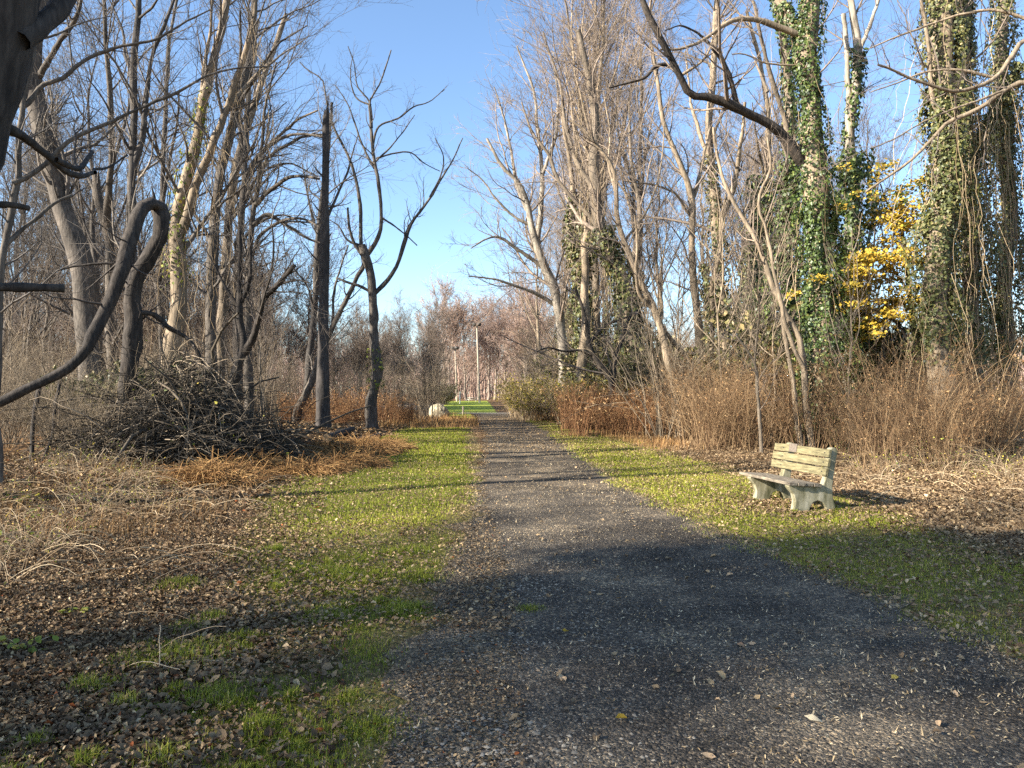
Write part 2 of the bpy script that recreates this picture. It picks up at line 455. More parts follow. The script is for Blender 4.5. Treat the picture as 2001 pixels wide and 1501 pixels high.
ys_long = np.concatenate([np.linspace(-6, 20, 180), np.linspace(20.2, 57, 120)])
strip('lawn', M['soil'], np.linspace(-6, 34, 260), ll, lambda y: vl(y) + .3, .006, wob=.22, seed=4)
strip('lawn', M['soil'], np.linspace(-6, 46, 260), lambda y: pr(y) - .25, lr, .0065, wob=.22, seed=14)
strip('verge', M['verge'], np.linspace(-6, 16, 160), vl, lambda y: pl(y) + .5, .011, wob=.34, seed=21)
strip('verge', M['verge'], np.linspace(-6, 24, 200), lambda y: pr(y) - .4, lambda y: pr(y) + .28, .0115, wob=.36, seed=22)
strip('path', M['path'], ys_long, pl, pr, .016, wob=.24, seed=24)
strip('path', M['road'], np.linspace(57, 60, 30), lambda y: y * 0 - 4.2, lambda y: y * 0 + 5.5, .017, wob=.2, seed=31)
strip('lawn', M['farlawn'], np.linspace(46, 57.2, 30), lambda y: y * 0 - 4.6, lambda y: np.interp(y, [46, 57], [-2.2, -3.2]), .010, wob=.3, seed=41)
strip('lawn', M['farlawn'], np.linspace(59.8, 150, 80), lambda y: np.interp(y, [60, 85, 150], [-6.0, -8.0, -15]), lambda y: np.interp(y, [60, 150], [-1.2, -5.0]), .010, wob=.3, seed=44)
strip('road', M['road'], np.linspace(70, 112, 40), lambda y: np.interp(y, [70, 112], [-16, -16]), lambda y: np.interp(y, [70, 85, 112], [-8.2, -8.0, -10]), .012, wob=.3, seed=47)

# ------------------------------------------------------------------ scatter on the ground
SUNNY = None


def scatter(n, y0, y1, xl, xr, ypow=1.0):
    """random ground points, denser near the camera when ypow>1"""
    y = y0 + (y1 - y0) * RNG.random(n) ** ypow
    a = xl(y); b = xr(y); x = a + (b - a) * RNG.random(n)
    return x, y


def blades(geo, x, y, h, w, tint, z0=.0, lean=.35):
    n = len(x); az = RNG.uniform(0, 2 * np.pi, n)
    d = np.stack([np.cos(az), np.sin(az), np.zeros(n)], -1); s = np.stack([-np.sin(az), np.cos(az), np.zeros(n)], -1)
    ln = RNG.normal(0, lean, n)[:, None] * h[:, None]
    p = np.stack([x, y, np.broadcast_to(z0, (n,))], -1)
    m = p + np.array([0, 0, 1]) * (h * .6)[:, None] + d * ln * .4
    t = p + np.array([0, 0, 1]) * (h * np.clip(1 - np.abs(ln[:, 0] / h) * .3, .4, 1))[:, None] + d * ln
    hw = (w / 2)[:, None] * s
    v = np.stack([p - hw, p + hw, m + hw * .7, m - hw * .7, t], 1)
    k = np.arange(n)[:, None] * 5
    geo.add(v, k + np.array([0, 1, 2, 3]), k + np.array([3, 2, 4]), np.repeat(tint, 5))


def grass_density(x, y):
    """1 in full lawn, 0 where bare"""
    eL = sstep(-.3, .35, x - ll(y) + (fbm(x * 1.1, y * 1.1, 55) - .5) * 1.6)
    inL = eL * sstep(.15, -.25, x - vl(y) + (fbm(x * 1.6, y * 1.6, 57) - .5) * .9)
    eR = sstep(-.25, .25, x - pr(y) + (fbm(x * 1.6, y * 1.6, 58) - .5) * .8)
    inR = eR * sstep(.4, -.4, x - lr(y) + (fbm(x * .9, y * .9, 59) - .5) * 1.8)
    near = sstep(7.6, 5.2, y) * (x < 0)
    patch = sstep(.46, .6, fbm(x * 1.3 + 5, y * 1.3, 61))
    base = sstep(.22, .5, fbm(x * 1.4, y * .9, 66))
    wornb = 1 - .75 * np.exp(-(((x - 3.55) / .55) ** 2 + ((y - 10.4) / .9) ** 2))
    return wornb * np.where(x < .6, inL, inR) * (1 - near * (1 - patch)) * (.35 + .65 * base)


gg = Geo()
for (n, y0, y1, hh, ww, yp) in ((150000, 3.0, 9.5, .026, .0042, 1.0), (130000, 9, 18, .030, .008, 1.0), (110000, 17, 46, .04, .018, 1.1)):
    for side in (0, 1):
        if side == 0: x, y = scatter(n // 2, y0, min(y1, 34), lambda y: ll(y) - .6, lambda y: vl(y) + .35, yp)
        else: x, y = scatter(n // 2, y0, y1, lambda y: pr(y) - .3, lambda y: lr(y) + .8, yp)
        k = RNG.random(len(x)) < grass_density(x, y); x = x[k]; y = y[k]
        f = fbm(x * .8, y * .8, 71)
        h = hh * np.exp(RNG.normal(0, .35, len(x))) * (.55 + 1.1 * fbm(x * 2.3, y * 2.3, 73))
        dry = np.where(x > 0, .12, -.08)
        tint = np.clip(RNG.normal(.48, .2, len(x)) + (f - .5) * .7 + dry, 0, 1)
        blades(gg, x, y, h, np.full(len(x), ww) * RNG.uniform(.7, 1.3, len(x)), tint, .004, .6)
# a little tuft in the gravel and tufts in the leaf litter
tufts = [(.13, 5.45, .10, 500, .045), (3.75, 9.84, .07, 260, .07), (4.38, 9.95, .06, 220, .08), (3.56, 10.88, .06, 200, .07), (4.2, 11.02, .06, 200, .07), (4.1, 9.8, .12, 260, .06)]
for k in range(130):
    ty = 2.9 + 4.6 * RNG.random(); tx = RNG.uniform(-2.3 - (ty > 6) * .5, -.62)
    if fbm(tx * .9 + 3, ty * .9, 64) < .44: continue
    tr = .05 + .22 * RNG.random() ** 2; tufts.append((tx, ty, tr, int(220 + 9000 * tr * tr), RNG.uniform(.035, .10)))
for (cx, cy, r, n, hh) in tufts:
    x = cx + RNG.normal(0, r * .6, n); y = cy + RNG.normal(0, r * .6, n)
    fall = np.exp(-((x - cx) ** 2 + (y - cy) ** 2) / (r * r) * .8)
    blades(gg, x, y, hh * RNG.uniform(.35, 1.2, n) * (.4 + .6 * fall), np.full(n, .0042), np.clip(RNG.normal(.45 + .1 * RNG.normal(), .22, n), 0, 1), .004, .7)
tag(gg.build('grass', M['grass']), 'short green grass on both sides of the gravel path', 'grass', kind='stuff')

# leaf litter
lg = Geo()


def lay_leaves(x, y, size, zup=.012, flat=.35, tint=None, geo=lg, kind='leaf', aspect=.66, fold=.2, curl=.34):
    n = len(x)
    nr = np.stack([RNG.normal(0, flat, n), RNG.normal(0, flat, n), np.ones(n)], -1)
    z = ground_h(x, y) + zup + RNG.random(n) * .02
    leaves(geo, np.stack([x, y, z], -1), nr, size, aspect, fold, curl, tint=tint, kind=kind)


# left forest edge
x, y = scatter(80000, 2.6, 16, lambda y: np.maximum(-.72 * y - .8, -12), lambda y: ll(y) + .9, 1.25)
k = RNG.random(len(x)) < .12 + .88 * sstep(.5, -.7, x - ll(y) + (fbm(x, y, 81) - .5) * 1.6)
x, y = x[k], y[k]
lay_leaves(x, y, RNG.uniform(.022, .072, len(x)) * np.where(y > 9, 1.2, 1), tint=np.clip(RNG.normal(.42, .24, len(x)), 0, 1) ** 1.1, flat=.5, zup=.015)
# bottom-left among the grass
x, y = scatter(14000, 2.6, 9, lambda y: ll(y) - .2, lambda y: pl(y) + .15, 1.0)
k = RNG.random(len(x)) < .15 + .85 * (1 - grass_density(x, y))
x, y = x[k], y[k]
lay_leaves(x, y, RNG.uniform(.014, .05, len(x)) * np.where(x > vl(y) - .3, .55, 1), tint=np.clip(RNG.normal(.58, .22, len(x)), 0, 1), flat=.45)
# lawns: light scatter of bits
x, y = scatter(17000, 5, 34, ll, lambda y: pl(y) + .1, 1.2)
lay_leaves(x, y, RNG.uniform(.018, .05, len(x)), tint=np.clip(RNG.normal(.62, .2, len(x)), 0, .95), zup=.03)
x, y = scatter(24000, 4, 40, lambda y: pr(y), lr, 1.2)
lay_leaves(x, y, RNG.uniform(.018, .055, len(x)), tint=np.clip(RNG.normal(.6, .22, len(x)), 0, .95), zup=.03)
x = RNG.normal(3.75, .45, 1500); y = RNG.normal(10.4, .6, 1500)
lay_leaves(x, y, RNG.uniform(.02, .06, 1500), tint=np.clip(RNG.normal(.55, .2, 1500), 0, .95), flat=.5, zup=.02)
# right forest edge behind the bench
x, y = scatter(80000, 6.5, 30, lambda y: lr(y) - .9, lambda y: lr(y) + 2 + .45 * y, 1.15)
k = RNG.random(len(x)) < .1 + .9 * sstep(-.5, .6, x - lr(y) + (fbm(x, y, 84) - .5) * 1.8)
x, y = x[k], y[k]
lay_leaves(x, y, RNG.uniform(.028, .085, len(x)), tint=np.clip(RNG.normal(.54, .2, len(x)), 0, .97), flat=.55, zup=.02)
for (n, y0, y1, xl, xr, ti) in ((60000, 2.6, 11, lambda y: np.maximum(-.72 * y - .6, -8), lambda y: ll(y) + 1.0, .5), (50000, 7, 20, lambda y: lr(y) - .9, lambda y: lr(y) + 1.5 + .35 * y, .55)):
    x, y = scatter(n, y0, y1, xl, xr, 1.2)
    e = np.where(x < 0, ll(y) - x, x - lr(y)) + (fbm(x, y, 87) - .5) * 1.8
    k = RNG.random(n) < .1 + .9 * sstep(-.5, .6, e)
    x, y = x[k], y[k]; lay_leaves(x, y, RNG.uniform(.008, .028, len(x)), tint=np.clip(RNG.normal(ti, .25, len(x)), 0, .98), flat=.6, zup=.03)
# woods floor further off
x, y = scatter(22000, 16, 60, lambda y: -.62 * y, lambda y: ll(y) - .2, 1.0)
lay_leaves(x, y, RNG.uniform(.08, .18, len(x)), flat=.5)
# sparse leaves on the gravel
x, y = scatter(260, 2.8, 20, pl, pr, 1.2)
lay_leaves(x, y, RNG.uniform(.03, .07, len(x)), zup=.02, tint=np.where(RNG.random(len(x)) < .3, .99, RNG.uniform(.4, .9, len(x))))
x, y = scatter(3500, 20, 50, pl, pr, 1.0)
lay_leaves(x, y, RNG.uniform(.03, .07, len(x)), zup=.02, tint=RNG.uniform(.45, .9, len(x)))
tag(lg.build('leaf_litter', M['litter'], smooth=False), 'brown fallen leaves littering the ground beside the path', 'fallen leaves', kind='stuff')

# pale seed husks on the gravel
sg = Geo()
x, y = scatter(26000, 2.6, 26, lambda y: vl(y) - .1, lambda y: pr(y) + .3, 1.35)
k = RNG.random(len(x)) < .3 + .7 * sstep(.35, .65, fbm(x * 1.2, y * 1.2, 91))
x, y = x[k], y[k]
lay_leaves(x, y, RNG.uniform(.007, .026, len(x)) * (1 + .02 * y), zup=.014, geo=sg, aspect=.3, fold=.1, flat=.3, kind='kite', curl=.3)
x, y = scatter(1500, 2.6, 5.2, lambda y: y * 0 + .9, lambda y: y * 0 + 3.6, 1.0)
lay_leaves(x, y, RNG.uniform(.012, .034, len(x)), zup=.014, geo=sg, aspect=.28, fold=.1, flat=.3, kind='kite', curl=.3)
tag(sg.build('seed_husks', M['seed'], smooth=False), 'pale seed husks strewn over the dark gravel', 'seed husks', kind='stuff')


def stones(geo, x, y, z, s, tint):
    n = len(x)
    base = np.array([[1, 0, 0], [0, 1, 0], [-1, 0, 0], [0, -1, 0], [0, 0, 1], [0, 0, -1]], float)
    tris = np.array([[0, 1, 4], [1, 2, 4], [2, 3, 4], [3, 0, 4]])
    w = base[None] * RNG.uniform(.6, 1.1, (n, 6, 1)) + RNG.normal(0, .15, (n, 6, 3))
    w[:, :, 2] *= .55
    a = RNG.uniform(0, 6.28, n); c, s_ = np.cos(a)[:, None], np.sin(a)[:, None]
    wx = w[:, :, 0] * c - w[:, :, 1] * s_; wy = w[:, :, 0] * s_ + w[:, :, 1] * c
    v = np.stack([x[:, None] + wx * s[:, None], y[:, None] + wy * s[:, None], z[:, None] + w[:, :, 2] * s[:, None]], -1)
    t = (tris[None] + np.arange(n)[:, None, None] * 6).reshape(-1, 3)
    geo.add(v, None, t, np.repeat(tint, 6))


pg = Geo()
x, y = scatter(70000, 2.5, 12, lambda y: vl(y) + .1, lambda y: pr(y) + .1, 1.3)
stones(pg, x, y, np.full(len(x), .015), RNG.uniform(.004, .011, len(x)), RNG.random(len(x)) ** 1.4)
tag(pg.build('gravel', M['pebble'], smooth=False), 'dark crushed gravel covering the path', 'gravel', kind='stuff')
pg = Geo()
x, y = scatter(9000, 2.5, 8, lambda y: pl(y) - .7, lambda y: pl(y) + 1.0, 1.4)
k = RNG.random(len(x)) < sstep(.42, .68, fbm(x * 1.5, y * 1.5, 95)) * np.exp(-((x - pl(y) - .15) / .5) ** 2)
x, y = x[k], y[k]
stones(pg, x, y, np.full(len(x), .015), RNG.uniform(.005, .019, len(x)) , RNG.random(len(x)))
tag(pg.build('pale_pebbles', M['palepebble'], smooth=False), 'pale pebbles along the left edge of the gravel', 'pebbles', kind='stuff')

# ------------------------------------------------------------------ trees
HERO = []       # (px, phrase) landmarks for labels


def twigs(P, R, geo, dens=1.2, l1=3.2, n2=6, n3=5, up=.07, rmin=.006, t0=.25, ang=(28, 65), S2=3, droop=0.0, shrink=.42, wander=.16, minr1=.012, boost=1.1):
    """three orders of branchlets on the given limbs"""
    Ls = np.linalg.norm(np.diff(P, axis=1), axis=2).sum(1)
    c1, r1, L1 = children(P, R, dens * boost * Ls, t0, 1.0, ang, lambda i, t: l1 * (1.15 - .6 * t), 7, up, wander, .5, minr1, .3, droop=droop)
    if not len(c1): return
    tubes(geo, c1, r1, 4)
    c2, r2, L2 = children(c1, r1, n2 * (L1 / l1) ** .7, .12, 1.0, (25, 60), lambda i, t: L1[i] * shrink * (1.1 - .5 * t), 5, up, wander * 1.2, .6, rmin, .4, droop=droop)
    tubes(geo, c2, r2, S2)
    if n3 > 0 and len(c2):
        c3, r3, L3 = children(c2, r2, n3 * boost, .1, 1.0, (22, 60), lambda i, t: L2[i] * .5, 3, up, wander * 1.2, .7, rmin * .75, .5, droop=droop)
        tubes(geo, c3, r3, S2)


def px_path(pts, w0, w1, depth, dd=0.0, N=26, ground=False, wig=.016):
    n = len(pts)
    W = []
    for k, (a, b) in enumerate(pts):
        W.append(at(a, b, depth + dd * k / max(n - 1, 1)))
    W = np.array(W)
    if ground:
        g = W[0].copy(); gz = float(ground_h(g[0], g[1]))
        if g[2] > gz + .1:
            W = np.vstack([np.array([[g[0] + (W[0, 0] - W[1, 0]) * .1, g[1], gz - .05]]), W])
        else:
            W[0, 2] = gz - .05
    P = spline(W, N)
    L = np.linalg.norm(P[-1] - P[0])
    w = RNG.normal(0, 1, (N, 3)); w = np.apply_along_axis(lambda c: np.convolve(c, np.ones(4) / 4, 'same'), 0, w)
    w[0] = 0; P = P + w * wig * min(L, 12) * .35
    k = depth / F / 2
    R = np.linspace(w0 * k, w1 * k, N)
    R = R * (1 + .07 * np.convolve(RNG.normal(0, 1, N + 2), [.5, .7, .5], 'valid'))
    if ground:
        s = np.linspace(0, 1, N); R = R * (1 + .35 * np.exp(-s * 22))
    return P, R


def ivy_on(geo, P, R, t0, t1, n, thick=.18, size=(.07, .13), lump=.6, seed=0):
    N = len(P); t = t0 + (t1 - t0) * RNG.random(n); f = t * (N - 1); i = np.minimum(f.astype(int), N - 2); w = (f - i)[:, None]
    p = P[i] * (1 - w) + P[i + 1] * w; r = R[i] * (1 - w[:, 0]) + R[i + 1] * w[:, 0]
    T = nrm(P[i + 1] - P[i]); a = RNG.uniform(0, 2 * np.pi, n)
    U = nrm(np.cross(T, np.array([0., 1., .05]))); V = np.cross(T, U)
    o = np.cos(a)[:, None] * U + np.sin(a)[:, None] * V
    lm = .55 * fbm(a * 1.1 + seed, p[:, 2] * .55, 20 + seed) + .45 * fbm(a * 2.2 + seed, p[:, 2] * 1.7, 30 + seed)
    keep = RNG.random(n) < np.clip(-.25 + 2.1 * fbm(a * 1.5, p[:, 2] * .7, 40 + seed), 0, 1)
    th_ = thick * (1.15 - .5 * (t - t0) / max(t1 - t0, 1e-3))
    keep &= RNG.random(n) < sstep(-.01, .16, (t - t0) / (t1 - t0)) + (p[:, 2] < 1.0)
    d = r + th_ * (.05 + lump * np.clip((lm - .42) * 6.5, 0, 2.4) + .45 * RNG.random(n) ** 2)
    pos = p + o * d[:, None]
    nr = o + np.array([0, 0, .25]) + RNG.normal(0, .45, (n, 3))
    ti = np.clip(RNG.normal(.42, .22, n) + (lm - .5) * .5, 0, 1)
    k = keep
    leaves(geo, pos[k], nr[k], RNG.uniform(*size, n)[k], .95, .12, along=np.array([0, 0, -1.]), tint=ti[k])


def vines_on(geo, P, R, n, length=(2, 7), spread=.5, t0=.2, t1=.95, rad=.006):
    N = len(P); t = RNG.uniform(t0, t1, n); f = t * (N - 1); i = f.astype(int)
    p = P[np.minimum(i, N - 1)]; L = np.minimum(RNG.uniform(*length, n), np.maximum(p[:, 2] - .1, .4))
    a = RNG.uniform(0, 6.28, n); rad0 = R[np.minimum(i, N - 1)] + RNG.random(n) * spread
    m = 12; out = np.zeros((n, m, 3)); x = p[:, 0] + np.cos(a) * rad0; y = p[:, 1] + np.sin(a) * rad0
    wx = np.cumsum(RNG.normal(0, .075, (n, m)) + RNG.normal(0, .05, (n, 1)), 1); wy = np.cumsum(RNG.normal(0, .075, (n, m)), 1)
    s = np.linspace(0, 1, m)[None]
    out[:, :, 0] = x[:, None] + wx; out[:, :, 1] = y[:, None] + wy; out[:, :, 2] = p[:, 2:3] - s * L[:, None]
    tubes(geo, out, np.full((n, m), rad) * RNG.uniform(.6, 1.8, (n, 1)), 3, tint=RNG.random(n))


def hero(name, label, cat, depth, paths, bark='bark_left', twig='twig_left', tw=None, ivy=None, vines=None, group=None, landmark=None, ref=True, cap=None, base=True, limb=None):
    """a tree from its traced trunk and limbs, set at its own distance; paths: (pts, w0, w1[, dd])"""
    Ps = []; Rs = []
    for k, pth in enumerate(paths):
        pts, w0, w1 = pth[:3]; dd = pth[3] if len(pth) > 3 else RNG.uniform(-.08, .08) * depth * (k > 0)
        P, R = px_path(pts, w0, w1, depth, dd, ground=(k == 0 and base))
        Ps.append(P); Rs.append(R)
    P = np.array(Ps); R = np.array(Rs)
    b = P[0, 0].copy(); b[2] = float(ground_h(b[0], b[1])) if base else 0.0
    root = empty(name, b, label, cat, group)
    tg = Geo()
    lg_ = Geo()
    for k in range(len(P)):
        S = 14 if k == 0 and R[k, 0] > .1 else 8
        p, r = P[k], R[k]
        if cap is not None and k in cap:
            p = np.vstack([p, p[-1:] + (p[-1:] - p[-2:-1]) * .05]); r = np.append(r, r[-1] * .02)
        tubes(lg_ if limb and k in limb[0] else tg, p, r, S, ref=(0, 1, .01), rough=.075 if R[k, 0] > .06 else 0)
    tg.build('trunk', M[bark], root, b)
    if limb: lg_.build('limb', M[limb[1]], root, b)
    if tw:
        for spec in (tw if isinstance(tw, list) else [tw]):
            spec = dict(spec); sel = spec.pop('sel', range(len(P)))
            cg = Geo(); twigs(P[list(sel)], R[list(sel)], cg, **spec)
            if cg.n: cg.build('crown', M[twig], root, b)
    if ivy:
        ig = Geo()
        for (k, t0, t1, n, th) in ivy['on']:
            ivy_on(ig, P[k], R[k], t0, t1, n, th, ivy.get('size', (.07, .13)), seed=len(HERO) + k)
        ig.build('ivy', M[ivy.get('mat', 'ivy')], root, b)
    if vines:
        vg = Geo()
        for (k, n, sp, ln) in vines: vines_on(vg, P[k], R[k], n, ln, sp)
        vg.build('vine_curtain', M['vine'], root, b)
    if landmark: HERO.append((paths[0][0][0][0], landmark))
    return root, P, R


TWL = dict(dens=1.3, l1=2.8, n2=7, n3=6, rmin=.005)
# ---------------- left side
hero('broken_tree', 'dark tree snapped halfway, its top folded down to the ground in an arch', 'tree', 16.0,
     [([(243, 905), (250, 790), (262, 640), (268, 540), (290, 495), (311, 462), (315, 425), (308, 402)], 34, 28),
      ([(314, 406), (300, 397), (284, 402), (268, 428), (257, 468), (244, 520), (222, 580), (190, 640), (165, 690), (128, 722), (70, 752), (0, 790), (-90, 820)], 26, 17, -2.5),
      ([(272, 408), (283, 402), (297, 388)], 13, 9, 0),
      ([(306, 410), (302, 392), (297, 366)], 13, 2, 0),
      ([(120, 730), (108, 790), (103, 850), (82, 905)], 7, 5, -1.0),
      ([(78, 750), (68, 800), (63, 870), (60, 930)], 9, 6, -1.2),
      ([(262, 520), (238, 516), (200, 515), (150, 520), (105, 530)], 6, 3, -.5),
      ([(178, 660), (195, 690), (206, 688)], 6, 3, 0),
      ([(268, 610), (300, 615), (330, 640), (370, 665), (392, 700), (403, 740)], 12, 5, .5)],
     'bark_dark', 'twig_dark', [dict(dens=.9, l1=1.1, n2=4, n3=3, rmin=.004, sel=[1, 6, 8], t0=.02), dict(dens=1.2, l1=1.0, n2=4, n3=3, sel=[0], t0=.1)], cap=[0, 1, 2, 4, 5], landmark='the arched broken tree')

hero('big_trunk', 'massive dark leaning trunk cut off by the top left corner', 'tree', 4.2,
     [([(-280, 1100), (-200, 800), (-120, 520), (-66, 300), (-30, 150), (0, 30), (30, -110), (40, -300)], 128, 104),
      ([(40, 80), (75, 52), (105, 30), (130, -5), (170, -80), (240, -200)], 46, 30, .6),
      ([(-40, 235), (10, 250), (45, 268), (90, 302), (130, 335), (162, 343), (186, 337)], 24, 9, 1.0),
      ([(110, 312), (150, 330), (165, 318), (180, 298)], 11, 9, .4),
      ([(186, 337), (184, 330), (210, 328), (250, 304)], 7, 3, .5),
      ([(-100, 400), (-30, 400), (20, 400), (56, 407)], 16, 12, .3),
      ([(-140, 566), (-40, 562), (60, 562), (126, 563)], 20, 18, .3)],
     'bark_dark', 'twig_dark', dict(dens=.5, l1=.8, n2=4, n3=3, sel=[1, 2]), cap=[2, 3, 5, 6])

hero('thin_tree', 'thin dark tree at left edge with long limbs arching right', 'tree', 11.0,
     [([(-6, 900), (-4, 700), (2, 560), (12, 470), (25, 370), (34, 290), (40, 215), (52, 130), (64, 60), (70, -60)], 17, 8),
      ([(25, 358), (55, 345), (90, 320), (125, 285), (160, 262), (205, 246), (250, 224), (300, 197), (350, 178), (400, 148), (470, 130), (530, 128)], 10, 3, 1.0),
      ([(40, 212), (60, 195), (80, 168), (120, 155), (150, 130), (190, 105), (230, 92), (300, 78), (360, 45), (410, 20)], 10, 3, .6),
      ([(10, 480), (40, 452), (80, 420), (112, 393), (140, 382)], 9, 6, .5),
      ([(70, 80), (110, 68), (160, 45), (215, 32)], 5, 2, .6)],
     'bark_left', 'twig_left', dict(dens=1.3, l1=1.1, n2=5, n3=4, rmin=.003, minr1=.006, sel=[0, 1, 2, 4]), cap=[3], landmark='the left edge of the picture')

hero('leaning_tree', 'thick tree leaning left in the wood behind the arched broken tree', 'tree', 26.0,
     [([(190, 870), (172, 600), (155, 500), (128, 420), (105, 330), (86, 260), (68, 180), (66, 100), (76, 50), (95, -60)], 52, 22),
      ([(66, 120), (50, 60), (40, -20)], 18, 10), ([(72, 160), (110, 90), (150, 30), (170, -60)], 12, 5),
      ([(105, 330), (80, 300), (50, 270), (10, 262)], 12, 5)],
     tw=dict(dens=.8, l1=3.0, n2=6, n3=5, sel=[0, 1, 2, 3], t0=.45), landmark='the leaning trunk')

hero('forked_tree', 'bare tree with paired stems just right of the leaning trunk', 'tree', 30.0,
     [([(218, 860), (216, 600), (214, 500), (207, 440), (196, 400), (188, 340)], 26, 14),
      ([(208, 450), (214, 400), (216, 320), (214, 180), (206, 60), (196, -60)], 14, 6),
      ([(216, 330), (240, 250), (256, 180), (240, 60)], 8, 3), ([(196, 400), (170, 340), (150, 260)], 7, 2)],
     tw=TWL, landmark='the paired stems')

hero('straight_tree', 'straight dark tree rising behind the arched broken tree, forked above it', 'tree', 24.0,
     [([(258, 880), (258, 600), (256, 430), (258, 330), (262, 220), (262, 130), (268, 40), (270, -80)], 22, 10),
      ([(256, 345), (275, 270), (284, 200), (296, 120), (322, 50), (345, -20)], 14, 5),
      ([(262, 160), (245, 110), (240, 60), (215, 0)], 7, 3), ([(258, 300), (230, 250), (205, 200), (170, 150)], 7, 2),
      ([(268, 40), (300, 10), (330, -40)], 6, 2)],
     tw=dict(dens=1.1, l1=2.6, n2=6, n3=5, rmin=.006), landmark='the arched broken tree')

hero('slim_tree', 'slim bare tree just right of the arch of the broken tree', 'tree', 32.0,
     [([(322, 850), (316, 700), (313, 560), (317, 430), (320, 300), (322, 180), (330, 90), (350, -20)], 15, 5),
      ([(318, 400), (330, 320), (345, 240), (350, 180)], 8, 3), ([(320, 330), (300, 260), (285, 190)], 6, 2)],
     tw=TWL)

hero('vine_tree', 'stout brown tree wrapped in yellowing vine, left of the tall snag', 'tree', 26.0,
     [([(332, 870), (338, 680), (350, 600), (351, 500), (348, 445), (356, 380), (372, 320), (385, 260), (400, 190), (420, 110), (440, 30), (455, -50)], 36, 12),
      ([(350, 460), (372, 400), (395, 330), (410, 300), (440, 220), (465, 150), (490, 60), (505, -40)], 20, 7),
      ([(395, 215), (396, 150), (410, 70), (415, 0)], 10, 4), ([(440, 220), (470, 180), (520, 130), (590, 80)], 8, 2)],
     'bark_right', 'twig_left', dict(dens=1.0, l1=3.0, n2=7, n3=5), ivy=dict(on=[(0, .3, .75, 700, .25)], mat='greenleaf', size=(.08, .14)), vines=[(0, 50, .25, (2, 6)), (1, 40, .25, (2, 6))], landmark='the vine-wrapped tree')

hero('tall_tree', 'tall bare tree curving right above the brush pile', 'tree', 30.0,
     [([(410, 860), (412, 700), (411, 560), (420, 420), (440, 300), (462, 210), (480, 130), (492, 50), (500, -60)], 26, 10),
      ([(440, 300), (455, 220), (470, 120), (470, 20)], 10, 4), ([(462, 210), (500, 150), (540, 90), (600, 50)], 8, 2),
      ([(425, 390), (470, 340), (520, 310), (570, 300)], 7, 2)],
     tw=dict(dens=1.0, l1=3.4, n2=7, n3=5), landmark='the tall tree curving right')

hero('pale_tree', 'bare tree with pale sunlit lower trunk above the brush pile', 'tree', 36.0,
     [([(428, 850), (431, 720), (436, 600), (442, 480), (450, 380), (470, 290), (500, 200), (530, 110), (560, 30)], 24, 8),
      ([(446, 420), (480, 350), (520, 290), (575, 240), (620, 215)], 10, 3), ([(470, 290), (470, 200), (480, 100)], 8, 3)],
     'bark_right', 'twig_left', dict(dens=1.0, l1=3.4, n2=7, n3=5))

hero('arching_tree', 'bare tree whose limbs arch right towards the tall snag', 'tree', 34.0,
     [([(462, 850), (464, 740), (463, 600), (470, 470), (477, 350), (480, 250), (490, 150), (505, 40)], 20, 6),
      ([(476, 360), (500, 310), (540, 275), (590, 262), (640, 268)], 9, 3), ([(474, 400), (510, 340), (560, 320), (620, 345)], 8, 2),
      ([(478, 330), (470, 260), (450, 180)], 7, 2), ([(468, 480), (500, 440), (550, 420), (600, 440)], 7, 2)],
     tw=dict(dens=1.1, l1=2.8, n2=7, n3=5))

hero('arching_tree', 'bare tree with heavy arched limbs left of the tall snag', 'tree', 33.0,
     [([(488, 850), (484, 700), (486, 560), (492, 450), (503, 370), (520, 310), (560, 285), (600, 265), (640, 262)], 18, 4),
      ([(498, 400), (530, 370), (570, 345), (625, 350)], 11, 4), ([(495, 440), (520, 420), (560, 440), (610, 470), (640, 480)], 9, 3),
      ([(486, 520), (510, 460), (560, 430), (600, 430), (625, 445)], 9, 3), ([(505, 360), (512, 280), (520, 200), (540, 120)], 9, 3)],
     tw=dict(dens=1.1, l1=2.6, n2=7, n3=5), landmark='the arched limbs')

hero('crooked_tree', 'small crooked dark tree forking low behind the brush pile', 'tree', 21.0,
     [([(440, 870), (452, 760), (468, 710), (480, 680), (470, 630), (467, 580), (470, 520), (466, 440)], 24, 6),
      ([(478, 690), (498, 652), (508, 615), (515, 585), (545, 555), (575, 517)], 15, 8),
      ([(472, 590), (485, 560), (490, 510), (488, 450)], 9, 4), ([(466, 600), (440, 560), (420, 520), (395, 480)], 7, 2),
      ([(515, 585), (535, 500), (532, 440)], 7, 3), ([(545, 556), (580, 548), (605, 552)], 5, 2)],
     'bark_dark', 'twig_dark', dict(dens=1.5, l1=1.6, n2=6, n3=4, rmin=.005), cap=[1], landmark='the crooked dark tree')

# snag
SN_P, SN_R = px_path([(632, 852), (631, 700), (634, 500), (636, 350), (637, 228)], 24, 13, 30.0, 0, ground=True, wig=.004)
b = SN_P[0].copy(); b[2] = float(ground_h(b[0], b[1]))
root = empty('snag', b, 'tall dead standing trunk with splintered top, no branches', 'dead tree')
g = Geo(); tubes(g, SN_P, SN_R, 16, ref=(0, 1, .01), rough=.015)
top = SN_P[-1]; rt = SN_R[-1]
for (ang, hgt, w) in ((0.3, .95, .5), (1.6, .25, .5), (2.8, .15, .55), (4.0, .3, .5), (5.2, .45, .45)):
    c = top + np.array([math.cos(ang), math.sin(ang), 0]) * rt * .5
    tubes(g, np.array([c - [0, 0, .15], c + [0, 0, hgt * .4], c + [.01, 0, hgt]]), np.array([rt * w, rt * w * .6, .006]), 6, ref=(0, 1, .01))
g.build('trunk', M['snag'], root, b)
